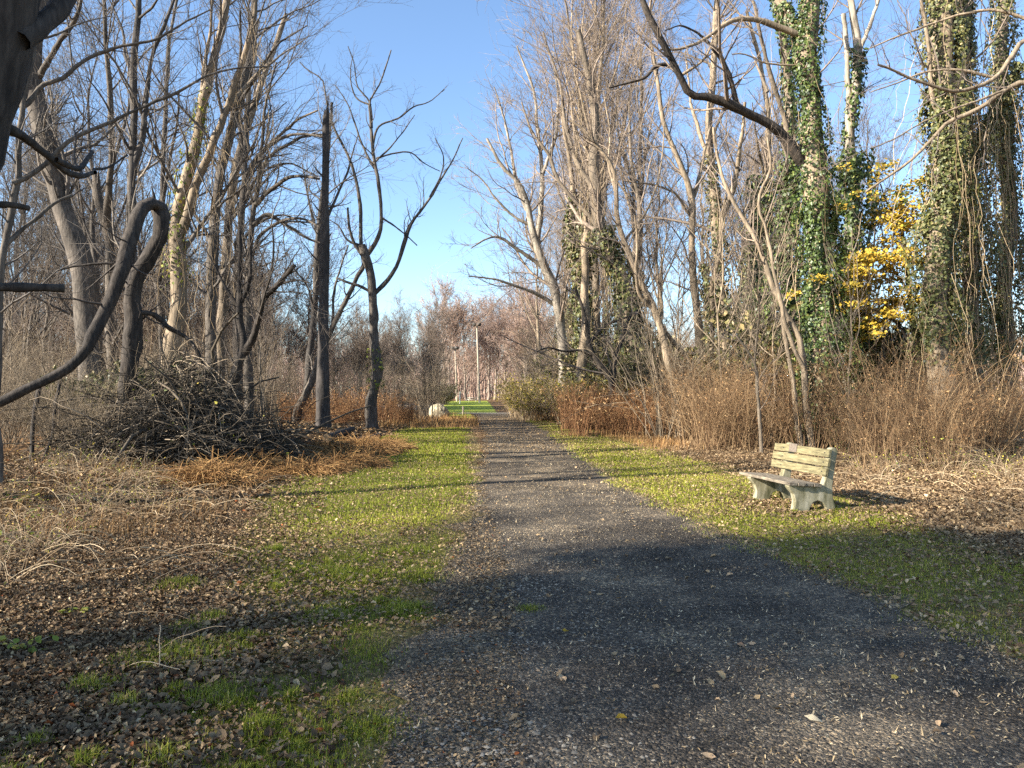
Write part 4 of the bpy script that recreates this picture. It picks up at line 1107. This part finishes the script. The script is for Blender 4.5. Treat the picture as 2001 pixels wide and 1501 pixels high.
seed_trees(K_sap, 14, (0, 560), (19, 34), .9, ('spindly sapling in the left undergrowth', 'spindly sapling behind the left undergrowth'), 'saplings in the left undergrowth', sz=(.6, 1.2))


def seed_shrubs(kinds, n, pxr, dr, words, group, sz=(.8, 1.25), dpow=1.0):
    for k in range(n):
        px = RNG.uniform(*pxr); d = dr[0] + (dr[1] - dr[0]) * RNG.random() ** dpow
        s = RNG.uniform(*sz)
        size = 'large' if s > 1.1 else ('low' if s < .9 else 'medium')
        lab = '%s %s %s' % (size, words[0] if d < (dr[0] + dr[1]) / 2 else words[1], place_word(px))
        RNG.choice(kinds).put(gx(px, d), d, RNG.uniform(0, 6.28), s, lab, group)


seed_shrubs(K_brush, 12, (-60, 330), (19, 34), ('grey brush shrub', 'grey brush set back'), 'brush shrubs in the near left wood', (.6, 1.1))
seed_shrubs(K_brush, 34, (-60, 640), (36, 62), ('grey brush shrub mid-wood', 'grey brush deep in'), 'brush shrubs in the left wood', (.7, 1.4), 1.1)
seed_shrubs(K_brush, 12, (-60, 270), (15, 20), ('low grey brush', 'low grey brush set back'), 'low brush left of the brush pile', (.35, .7))
seed_shrubs(K_brush, 16, (650, 850), (40, 80), ('grey brush by the lawn', 'grey brush far up the edge'), 'brush shrubs left of the lawn', (.7, 1.3))
seed_shrubs(K_brush, 26, (1240, 2040), (24, 48), ('grey-brown brush shrub', 'brown brush deep in'), 'brush shrubs in the right wood', (.7, 1.3))
seed_shrubs(K_brush, 14, (990, 1200), (58, 100), ('brown brush shrub by the far path', 'brown brush farther up'), 'brush shrubs by the far path', (.8, 1.3))
seed_shrubs(K_red, 15, (1115, 1310), (27, 35), ('front reddish stalky shrub', 'rear reddish stalky shrub'), 'reddish shrubs right of the path', (.55, 1.4))
seed_shrubs(K_red, 14, (560, 808), (36, 44), ('rusty stalky shrub', 'rear rusty stalky shrub'), 'rusty shrubs left of the lawn', (.55, 1.4))
seed_shrubs(K_thick, 32, (1340, 1660), (20.5, 28), ('front brown twiggy shrub', 'rear brown twiggy shrub'), 'thicket shrubs behind the bench', (.55, 1.4))
seed_shrubs(K_thick, 34, (1640, 2040), (14.8, 21), ('front brown twiggy shrub', 'rear brown twiggy shrub'), 'thicket shrubs under the ivy trees', (.5, 1.35))
seed_shrubs(K_ever, 7, (1170, 1300), (37, 50), ('dark evergreen shrub', 'dark evergreen shrub deep in'), 'evergreen shrubs right of the path', (.9, 2.0))
seed_shrubs(K_ever, 10, (1460, 1820), (26, 36), ('dark evergreen shrub', 'dark evergreen shrub deep in'), 'evergreen shrubs among the ivy trees', (.9, 1.8))
seed_shrubs(K_ever, 5, (-20, 360), (20, 30), ('dark evergreen shrub', 'dark evergreen shrub deep in'), 'evergreen shrubs in the left wood', (.5, .9))
seed_shrubs(K_ever, 3, (850, 885), (100, 112), ('dark evergreen shrub by the far road', 'dark evergreen shrub beyond the far road'), 'evergreen shrubs by the far road', (.8, 1.1))
seed_shrubs(K_brush, 12, (1050, 1200), (50, 62), ('tall tangled brush by the path', 'tall tangled brush farther up'), 'tall brush by the far path', (1.6, 2.5))
seed_shrubs(K_ever, 3, (1090, 1200), (60, 66), ('big dark evergreen shrub by the path', 'big dark evergreen shrub farther up'), 'evergreen shrubs by the far path', (1.5, 2.2))
seed_shrubs(K_yel, 20, (1010, 1130), (40, 58), ('yellow-green leafy shrub', 'yellow-green leafy shrub farther along'), 'yellowish shrubs right of the far path', (.7, 1.3))
seed_shrubs(K_yel, 9, (1110, 1250), (37, 42), ('yellow-green leafy shrub', 'yellow-green leafy shrub farther along'), 'yellowish shrubs behind the reddish thicket', (.9, 1.5))
seed_shrubs(K_cane, 15, (-40, 330), (9, 14), ('pale arching bramble', 'rear pale bramble'), 'brambles in front of the brush pile', (.45, .8))
seed_shrubs(K_cane, 6, (-60, 120), (6, 8), ('pale arching bramble near the corner', 'pale arching bramble beside the corner'), 'brambles at the left edge', (.45, .75))
seed_shrubs(K_cane, 12, (1640, 2010), (12.8, 16), ('dry arching bramble', 'rear dry bramble'), 'brambles right of the bench', (.6, .95))

# trees beyond the left edge of the picture: they throw the long shadows over path and lawn
OFF = [(-12, 7.9, 1.0, 0), (-17, 9.5, 1.0, 4), (-23, 15, 1.1, 1), (-33, 26, 1.1, 2), (-28.6, -9.4, 1.0, 2), (-29.6, -7.2, 1.05, 0), (-31.5, -8.6, 1.1, 1)]
K_smoth = Kind(gen_tree('ivy_tree', 'tree', 13, .26, 5, 'bark_right', 'twig_right', (25, 50), .62, 1.8, rmin=.010, ivy=(.73, 9000, 2.2, (.14, .22), .53), vines=20))  # added out of view; ivy crown shaped to drop shade on the path
for (x, y, s) in ((-12.0, -2.43, 1.0),):
    K_smoth.put(x, y, 0, s, 'unseen ivy-smothered tree left of the picture, added to shade the path', 'trees beyond the left edge', (-.26, -.11))
for (x, y, s, k) in OFF:
    K_left[k].put(x, y, RNG.uniform(0, 6.28), s, 'bare tree standing left of the picture', 'trees beyond the left edge')

# ------------------------------------------------------------------ brush pile, logs, dead grass on the left
c0 = at(390, 868, 16.2); cx, cy = c0[0], c0[1]
b = np.array([cx, cy, float(ground_h(cx, cy))])
root = empty('brush_pile', b, 'dark tangled pile of brush and vines heaped left of the lawn', 'brush pile')
g = Geo(); n = 4600; m = 9
a = RNG.uniform(0, 6.28, n); rr = RNG.random(n) ** .5
x = cx - .3 + np.cos(a) * rr * 2.25; y = cy + np.sin(a) * rr * 1.6
top = 2.15 * np.exp(-((x - cx + .25) / 1.05) ** 2) * np.exp(-((y - cy) / 1.3) ** 2) + .5 * np.exp(-((x - cx + 1.7) / 1.1) ** 2) + .2 * np.exp(-((x - cx - 1.6) / 1.2) ** 2)
P = np.zeros((n, m, 3)); P[:, 0] = np.stack([x, y, RNG.random(n) * top], -1)
d = nrm(np.stack([RNG.normal(0, 1, n), RNG.normal(0, .8, n), RNG.normal(.2, .6, n)], -1)); L = RNG.uniform(.5, 1.9, n); st = (L / (m - 1))[:, None]
for j in range(1, m):
    P[:, j] = P[:, j - 1] + d * st
    d = nrm(d + RNG.normal(0, .2, (n, 3)) + np.array([0, 0, -.14]))
P[:, :, 2] = np.maximum(P[:, :, 2], -.05) + b[2]
tubes(g, P, RNG.uniform(.004, .013, (n, 1)) * np.linspace(1.2, .5, m)[None], 4, tint=RNG.random(n))
n = 46; i = RNG.choice(len(P), n); q = P[i].copy(); q[:, :, 2] += .15
tubes(g, q[:, ::2] + (q[:, ::2] - q[:, :1]) * .4, RNG.uniform(.016, .04, (n, 1)) * np.linspace(1.1, .6, 5)[None], 6, tint=RNG.uniform(.3, .98, n))
g.build('bramble_tangle', M['brushdark'], root, b)
g = Geo(); n = 420; i = RNG.integers(0, len(P), n); p = P[i, RNG.integers(0, m, n)]
leaves(g, p, RNG.normal(0, 1, (n, 3)) + [0, -.3, .6], RNG.uniform(.04, .09, n), .8, .15)
g.build('foliage', M['greenleaf'], root, b)
HERO.append((390, 'the brush pile'))


def log(name, label, cat, p0, p1, r0, r1, mat='bark_left', mid=None, grp=None):
    p0 = np.array(p0, float); p1 = np.array(p1, float)
    mid = (p0 + p1) / 2 + RNG.normal(0, .05, 3) * [1, 1, .3] if mid is None else np.array(mid, float)
    P = spline(np.array([p0, mid, p1]), 12); R = np.linspace(r0, r1, 12)
    P = np.vstack([P[0] - (P[1] - P[0]) * .02, P, P[-1] + (P[-1] - P[-2]) * .02]); R = np.concatenate([[.004], R, [.004]])
    b = P[1].copy(); b[2] = float(ground_h(b[0], b[1]))
    root = empty(name, b, label, cat, grp)
    g = Geo(); tubes(g, P[1:-1], R[1:-1], 9, rough=.05); g.build('bark', M[mat], root, b)
    for e, (q, o, r) in enumerate(((P[1], P[2], R[1]), (P[-2], P[-3], R[-2]))):
        t = nrm(q - o); u = nrm(np.cross(t, [0, .1, 1])); w = np.cross(t, u); aa = np.arange(10) / 10 * 6.283
        v = np.vstack([q[None] + t * .012, q + (np.cos(aa)[:, None] * u + np.sin(aa)[:, None] * w) * r * 1.0])
        cg = Geo(); cg.add(v, None, [[0, 1 + k, 1 + (k + 1) % 10] for k in range(10)]); cg.build('cut_end', M['cutwood'], root, b)
    return root


def gp(px, py, dz=0.0):
    d = CAMH / ((py - 768.2) / F); x = gx(px, d); return np.array([x, d, float(ground_h(x, d)) + dz])


log('log', 'fallen log lying at the foot of the tall snag', 'log', gp(640, 868, .14), gp(688, 852, .2), .15, .12, 'bark_dark')
log('log', 'short grey log lying on the dead grass mound right of the snag', 'log', gp(690, 872, .16), gp(742, 862, .2), .10, .08)
log('fallen_branch', 'long dark branch lying across the brush pile toward the snag', 'branch', gp(505, 905, .55), gp(640, 885, .2), .06, .03, 'bark_dark')
log('fallen_branch', 'leaning dead stick propped against the right side of the brush pile', 'branch', gp(516, 912, .0), gp(508, 880, .5), .035, .03, 'bark_right')
log('fallen_branch', 'mossy thick branch half buried right of the brush pile', 'branch', gp(545, 905, .12), gp(575, 893, .28), .10, .09, 'bark_left')
log('fallen_branch', 'dark crooked branch at the right foot of the brush pile', 'branch', gp(470, 920, .3), gp(585, 905, .35), .05, .02, 'bark_dark')
log('fallen_branch', 'pale stick lying in the leaves behind the bench', 'branch', gp(1790, 908, .12), gp(1960, 902, .2), .035, .02, 'bark_pale')
log('fallen_branch', 'thin pale pole lying behind the bramble at right', 'branch', gp(1880, 888, .3), gp(2030, 884, .34), .04, .03, 'bark_pale')
log('fallen_branch', 'thin stick leaning from the leaves right of the bench', 'branch', gp(1760, 925, .02), gp(1735, 898, .3), .014, .01, 'bark_pale')

# dead grass mounds along the lawn's left edge
g = Geo()
for (px, py, r, hh, n) in ((425, 945, .75, .34, 2600), (500, 922, .7, .32, 2200), (570, 905, .8, .38, 2600), (640, 898, .9, .42, 3000), (700, 888, .9, .42, 2800), (745, 880, .7, .32, 1800), (680, 912, .7, .25, 1500), (610, 925, .6, .2, 1000)):
    c = gp(px, py); a = RNG.uniform(0, 6.28, n); rr = r * RNG.random(n) ** .6
    x = c[0] + rr * np.cos(a) * 1.1; y = c[1] + rr * np.sin(a)
    z = hh * np.exp(-(rr / r * 1.3) ** 2) * RNG.random(n) ** .7
    m = 5; P = np.zeros((n, m, 3)); P[:, 0] = np.stack([x, y, z + ground_h(x, y)], -1)
    d = nrm(np.stack([np.cos(a) + RNG.normal(0, .7, n), np.sin(a) + RNG.normal(0, .7, n), RNG.uniform(-.1, .9, n)], -1)); st = (RNG.uniform(.15, .5, n) / (m - 1))[:, None]
    for j in range(1, m):
        P[:, j] = P[:, j - 1] + d * st; d = nrm(d + RNG.normal(0, .15, (n, 3)) + np.array([0, 0, -.28]))
    P[:, :, 2] = np.maximum(P[:, :, 2], .01)
    tubes(g, P, RNG.uniform(.003, .006, (n, 1)) * np.ones(m), 3, tint=RNG.random(n))
tag(g.build('dead_grass', M['drygrass']), 'rusty dead grass heaped along the left edge of the lawn', 'dead grass', kind='stuff')
# dry stalks lying over the leaves
g = Geo()
for (n, y0, y1, xl, xr) in ((700, 4.2, 13, lambda y: -.72 * y - .3, lambda y: ll(y) - .1), (260, 8, 15, lambda y: lr(y) + .2, lambda y: lr(y) + 5)):
    x, y = scatter(n, y0, y1, xl, xr); k = RNG.random(n) < sstep(.38, .62, fbm(x * .7, y * .7, 123)); x, y = x[k], y[k]; n = len(x); m = 7
    P = np.zeros((n, m, 3)); P[:, 0] = np.stack([x, y, ground_h(x, y) + .02], -1); a = RNG.uniform(0, 6.28, n)
    d = nrm(np.stack([np.cos(a), np.sin(a), RNG.uniform(.0, .7, n)], -1)); st = (RNG.uniform(.25, 1.0, n) / (m - 1))[:, None]
    for j in range(1, m):
        P[:, j] = P[:, j - 1] + d * st; d = nrm(d + RNG.normal(0, .12, (n, 3)) + np.array([0, 0, -.14]))
    P[:, :, 2] = np.maximum(P[:, :, 2], ground_h(P[:, :, 0], P[:, :, 1]) + .02)
    tubes(g, P, RNG.uniform(.0018, .0042, (n, 1)) * np.ones(m), 3, tint=RNG.uniform(.3, 1, n))
tag(g.build('dry_stalks', M['cane']), 'pale dry stalks lying across the fallen leaves', 'dry stalks', kind='stuff')
# dry weeds where the lawn ends ahead
g = Geo()
for (n, y0, y1, xl, xr, hh) in ((9000, 33, 47, lambda y: y * 0 - 6.5, lambda y: pl(y) - .15, .22), (3500, 40, 56, lambda y: pr(y) + .1, lambda y: lr(y) + 1.0, .25), (5000, 20, 34, lambda y: lr(y) - .3, lambda y: lr(y) + 1.6, .18), (7000, 8, 18, lambda y: -.7 * y, lambda y: ll(y) - .4, .16)):
    x, y = scatter(n, y0, y1, xl, xr)
    k = RNG.random(n) < sstep(.4, .6, fbm(x * .9, y * .9, 99)); x, y = x[k], y[k]
    blades(g, x, y, hh * np.exp(RNG.normal(0, .4, len(x))), np.full(len(x), .012) * (y / 30), RNG.random(len(x)), ground_h(x, y), .7)
tag(g.build('dry_weeds', M['drygrass']), 'low dry weeds along the lawn edges and across its far end', 'dry weeds', kind='stuff')

for (px, py, r, lab) in ((52, 1275, .13, 'small green leafy weed among the brown leaves at left'), (150, 1205, .08, 'tiny green weed above the leafy weed at left'), (20, 1010, .30, 'leafy green bramble sprig at the left edge')):
    c = gp(px, py); root = empty('weed', c, lab, 'weed')
    g = Geo(); n = 9; a = RNG.uniform(0, 6.28, n); q = np.zeros((n, 4, 3)); s_ = np.linspace(0, 1, 4)
    q[:, :, 0] = np.cos(a)[:, None] * s_ * r; q[:, :, 1] = np.sin(a)[:, None] * s_ * r; q[:, :, 2] = (s_ - .45 * s_ ** 2)[None] * r * RNG.uniform(.6, 1.5, (n, 1))
    tubes(g, q, np.full((n, 4), .0022), 3, tint=RNG.random(n)); g.build('stem', M['cane'], root)
    g = Geo(); k = 55; i = RNG.integers(0, n, k); p = q[i, RNG.integers(1, 4, k)] + RNG.normal(0, r * .13, (k, 3)) * [1, 1, .4]
    leaves(g, p, RNG.normal(0, .4, (k, 3)) + [0, 0, 1], RNG.uniform(.022, .05, k) * (1 + r), .8, .12, kind='leaf'); g.build('foliage', M['greenleaf'], root)
for (px, py, sz, ti, mat, lab, asp) in ((1745, 1331, .055, .95, 'yellowgreen', 'single bright yellow leaf on the gravel', .7), (1592, 1412, .11, .8, 'seed', 'long curled straw-coloured leaf on the gravel near the bottom', .28),
                             (1447, 1266, .06, .995, 'litter', 'orange-brown leaf on the shaded gravel below the bench', .7), (1213, 1412, .06, .4, 'yellow', 'ochre leaf lying on the gravel at bottom centre', .6), (1105, 1240, .05, .5, 'yellow', 'small ochre leaf standing on the shaded gravel', .7)):
    c = gp(px, py); g = Geo(); leaves(g, np.array([[0, 0, .028]]), np.array([[.1, -.35, 1]]), np.array([sz]), asp, .2, .5, along=np.array([1., .2, 0]), tint=np.array([ti]), kind='leaf')
    o = g.build('fallen_leaf', M[mat], smooth=False); o.location = (c[0], c[1], 0); tag(o, lab, 'leaf')

# ------------------------------------------------------------------ the bench
import bmesh


def prism(name, mat, outline, x0, x1, parent, bevel=.008, smooth=False):
    """outline in (u,z), extruded along local Y from x0 to x1"""
    bm = bmesh.new()
    A = [bm.verts.new((u, x0, z)) for (u, z) in outline]; f = bm.faces.new(A)
    r = bmesh.ops.extrude_face_region(bm, geom=[f]); vs = [e for e in r['geom'] if isinstance(e, bmesh.types.BMVert)]
    bmesh.ops.translate(bm, vec=(0, x1 - x0, 0), verts=vs)
    bmesh.ops.recalc_face_normals(bm, faces=bm.faces[:])
    if bevel:
        ed = [e for e in bm.edges if len(e.link_faces) == 2 and e.calc_face_angle(0) > .6]
        bmesh.ops.bevel(bm, geom=ed, offset=bevel, segments=2, affect='EDGES', profile=.6)
    bmesh.ops.triangulate(bm, faces=[f for f in bm.faces if len(f.verts) > 4])
    me = D.meshes.new(name); bm.to_mesh(me); bm.free(); me.materials.append(M[mat])
    o = D.objects.new(name, me); COL.objects.link(o); o.parent = parent
    return o


bench = empty('park_bench', (3.74, 9.87, 0.004), 'weathered wooden bench on curved concrete legs beside the path', 'bench')
bench.rotation_euler = (0, 0, math.radians(10.5))
prof = [(0.0, -.03), (.035, .08), (.045, .16), (.02, .25), (-.035, .31), (-.06, .345), (-.055, .365), (.40, .335), (.455, .365), (.485, .43), (.505, .52), (.525, .62), (.545, .72), (.555, .765)]
cc = (.612, .80); prof += [(cc[0] + .06 * math.cos(a), cc[1] + .06 * math.sin(a)) for a in np.radians(np.arange(190, -31, -20))]
prof += [(.645, .70), (.625, .58), (.605, .46), (.59, .34), (.592, .22), (.618, .10), (.655, -.03), (.51, -.03), (.49, .06), (.445, .125), (.375, .155), (.305, .13), (.26, .075), (.235, .0), (.23, -.03)]
for y0 in (0.0, 1.02):
    prism('leg', 'concrete', prof[::-1], y0, y0 + .10, bench, .010)
y0, y1 = -.05, 1.34
for k in range(4):
    u0 = -.065 + k * .118; z0 = .366 - k * .0078
    prism('seat_slat', 'seatslat', [(u0, z0 + .003), (u0 + .108, z0 - .004), (u0 + .108, z0 + .038), (u0, z0 + .045)], y0 + RNG.uniform(-.01, .01), y1 + RNG.uniform(-.01, .01), bench, .006)
for k in range(3):
    z0 = .485 + k * .125; u0 = .452 + k * .0235; hh = .105; sl = hh * .19
    s = prism('back_slat', 'slat', [(u0, z0), (u0 + .042, z0 - .006), (u0 + .042 + sl, z0 + hh - .006), (u0 + sl, z0 + hh)], y0 + RNG.uniform(-.012, .012), y1 + RNG.uniform(-.012, .012), bench, .006)
for k in range(3):
    for yy in (.05, 1.07):
        z0 = .485 + k * .125 + .052; u0 = .452 + k * .0235 + .008
        g = Geo(); tubes(g, np.array([[u0 + .004, yy, z0], [u0 - .004, yy, z0 + .001], [u0 - .006, yy, z0 + .001]]), np.array([.011, .010, .001]), 8); g.build('bolt', M['darkmetal'], bench)
z0 = .742
prism('plaque', 'plaque', [(.492, z0), (.5, z0 - .002), (.521, z0 + .118), (.513, z0 + .12)], .72, .92, bench, .002)

# ------------------------------------------------------------------ far things
def lathe(geo, x, y, prof, S=10, cz=0):
    P = np.array([[x, y, z + cz] for (r, z) in prof]); R = np.array([r for (r, z) in prof]); tubes(geo, P, R, S, ref=(0, 1, 0))


def boxg(geo, c, s):
    c = np.array(c, float); s = np.array(s, float) / 2
    v = np.array([[x, y, z] for x in (-1, 1) for y in (-1, 1) for z in (-1, 1)]) * s + c
    geo.add(v, [[0, 1, 3, 2], [4, 6, 7, 5], [0, 4, 5, 1], [2, 3, 7, 6], [0, 2, 6, 4], [1, 5, 7, 3]])


def lamp(px, topy, d, label):
    x = gx(px, d); top = at(px, topy, d)[2]
    root = empty('floodlight_pole', (x, d, 0), label, 'lamp post', 'floodlight poles by the far lawn')
    g = Geo(); lathe(g, 0, 0, [(.19, -.2), (.18, .2), (.16, top * .5), (.13, top - .2), (.02, top - .15)]); g.build('pole', M['pole'], root)
    for sx in (-1, 1):
        h = Geo(); boxg(h, (sx * .38, -.1, top), (.6, .5, .42)); boxg(h, (sx * .38, -.38, top), (.66, .08, .48))
        o = h.build('floodlight', M['darkmetal'], root, smooth=False)
    h = Geo(); boxg(h, (0, 0, top - .25), (1.3, .12, .12)); h.build('crossarm', M['darkmetal'], root, smooth=False)
    root.rotation_euler = (0, math.radians(-2.0), 0)
    return root


lamp(937, 634, 122, 'taller pale floodlight pole beside the far lawn')
lamp(893, 680, 138, 'more distant thinner floodlight pole left of the tall one')

x = gx(898.5, 112); root = empty('sign_post', (x, 112, 0), 'small white post with a box on top on the far lawn', 'post')
g = Geo(); lathe(g, 0, 0, [(.09, -.1), (.085, 1.4), (.01, 1.41)]); g.build('post', M['white'], root)
g = Geo(); boxg(g, (.05, 0, 1.62), (.30, .16, .38)); boxg(g, (.05, 0, 1.825), (.36, .22, .05)); g.build('box', M['white'], root, smooth=False)

x = gx(930, 128); root = empty('picnic_table', (x - .6, 128, 0), 'pale picnic table beside the tall floodlight pole', 'table')
g = Geo(); boxg(g, (0, 0, .76), (1.8, .75, .06)); g.build('tabletop', M['white'], root, smooth=False)
for sy in (-1, 1):
    g = Geo(); boxg(g, (0, sy * .72, .45), (1.8, .28, .05)); g.build('seat', M['white'], root, smooth=False)
for sx in (-1, 1):
    g = Geo(); boxg(g, (sx * .6, 0, .36), (.1, .1, .74)); boxg(g, (sx * .6, 0, .40), (.09, 1.5, .07)); g.build('leg', M['white'], root, smooth=False)

# pale boulder at the corner of the far lawn
bm = bmesh.new(); bmesh.ops.create_icosphere(bm, subdivisions=4, radius=1.0)
for v in bm.verts:
    c = np.array(v.co); k = 1 + .35 * (float(fbm(c[0] * 1.7 + 4, c[1] * 1.7 + c[2] * 1.3, 7)) - .5) + .15 * (float(fbm(c[0] * 5, c[1] * 5 + c[2] * 4, 9)) - .5)
    v.co = (c[0] * .58 * k, c[1] * .5 * k, max(-.15, c[2] * .55 * k + .28))
me = D.meshes.new('boulder'); bm.to_mesh(me); bm.free(); me.materials.append(M['stone'])
o = D.objects.new('boulder', me); COL.objects.link(o); o.location = (gx(858, 46), 46, 0); o.scale = (1.12, 1.12, 1.12)
tag(o, 'pale boulder at the left end of the far lawn', 'boulder')
g = Geo(); boxg(g, (0, 0, .3), (.12, .12, .7)); o = g.build('bollard', M['pole'], smooth=False)
o.location = (gx(905, 53), 53, 0); tag(o, 'short wooden post where the path bends out of sight', 'post')

# ------------------------------------------------------------------ the far wood as one mass
g = Geo(); n = 2600
th = RNG.uniform(-1.0, 1.0, n); rad = RNG.uniform(190, 300, n)
x = np.sin(th) * rad; y = np.cos(th) * rad; H = RNG.uniform(11, 19, n)
m = 4; P = np.zeros((n, m, 3)); s = np.linspace(0, 1, m)
P[:, :, 0] = x[:, None] + RNG.normal(0, .5, (n, m)); P[:, :, 1] = y[:, None] + RNG.normal(0, .5, (n, m)); P[:, :, 2] = s[None] * H[:, None] - .2
R = np.linspace(.2, .05, m)[None] * RNG.uniform(.7, 1.3, (n, 1))
tubes(g, P, R, 4)
c, r, L1 = children(P, R, 12, .08, 1, (25, 65), lambda i, t: 4.5 * (1.2 - .7 * t), 4, .1, .15, .6, .04, .5)
tubes(g, c, r, 3)
c2, r2, _ = children(c, r, 4, .1, 1, (25, 60), lambda i, t: L1[i] * .5, 3, .1, .15, .7, .03, .6)
tubes(g, c2, r2, 3)
tag(g.build('distant_wood', M['twig_far']), 'far bare wood closing the view', 'wood', kind='stuff')

# ------------------------------------------------------------------ the pale air
HAZE = 0
if HAZE:
    g = Geo(); boxg(g, (0, 130, 19), (760, 460, 43)); o = g.build('haze', M['white'], smooth=False); tag(o, kind='stuff')
    hm, nt = new_mat('haze_air'); pv = N_(nt, 'ShaderNodeVolumePrincipled'); pv.inputs['Density'].default_value = HAZE
    pv.inputs['Color'].default_value = (.9, .93, 1, 1); pv.inputs['Anisotropy'].default_value = .2
    om = N_(nt, 'ShaderNodeOutputMaterial'); nt.links.new(pv.outputs[0], om.inputs['Volume'])
    o.data.materials.clear(); o.data.materials.append(hm)

# ------------------------------------------------------------------ light, sky, camera
w = D.worlds.new('World'); scene.world = w; w.use_nodes = True
nt = w.node_tree; nt.nodes.clear()
sky = nt.nodes.new('ShaderNodeTexSky'); sky.sky_type = 'NISHITA'; sky.sun_disc = False
sky.sun_elevation = SUN_EL
sky.sun_rotation = math.atan2(SUN_AZ[0], SUN_AZ[1])
sky.air_density = 1.0; sky.dust_density = .45; sky.ozone_density = 3.2
bg = nt.nodes.new('ShaderNodeBackground'); bg.inputs['Strength'].default_value = .095
out = nt.nodes.new('ShaderNodeOutputWorld')
nt.links.new(sky.outputs[0], bg.inputs[0]); nt.links.new(bg.outputs[0], out.inputs[0])

sd = D.lights.new('sun', 'SUN'); sd.energy = 5.0; sd.angle = math.radians(.7); sd.color = (1, .94, .83)
so = D.objects.new('sun', sd); COL.objects.link(so)
from mathutils import Vector
dirv = Vector((-SUN_AZ[0] * math.cos(SUN_EL), -SUN_AZ[1] * math.cos(SUN_EL), -math.sin(SUN_EL)))
so.rotation_euler = dirv.to_track_quat('-Z', 'Y').to_euler()

cd = D.cameras.new('camera'); co = D.objects.new('camera', cd); COL.objects.link(co)
co.location = (0, 0, CAMH); co.rotation_euler = (math.pi / 2 + PITCH, 0, 0)
cd.sensor_fit = 'HORIZONTAL'; cd.sensor_width = 36; cd.lens = 36 * F / 2001
cd.clip_start = .05; cd.clip_end = 3000
scene.camera = co

scene.view_settings.view_transform = 'Standard'; scene.view_settings.look = 'None'
scene.view_settings.exposure = 1.75; scene.view_settings.gamma = 1
scene.cycles.max_bounces = 5; scene.cycles.diffuse_bounces = 3; scene.cycles.transmission_bounces = 3
scene.cycles.transparent_max_bounces = 4; scene.cycles.glossy_bounces = 2
scene.cycles.use_denoising = False
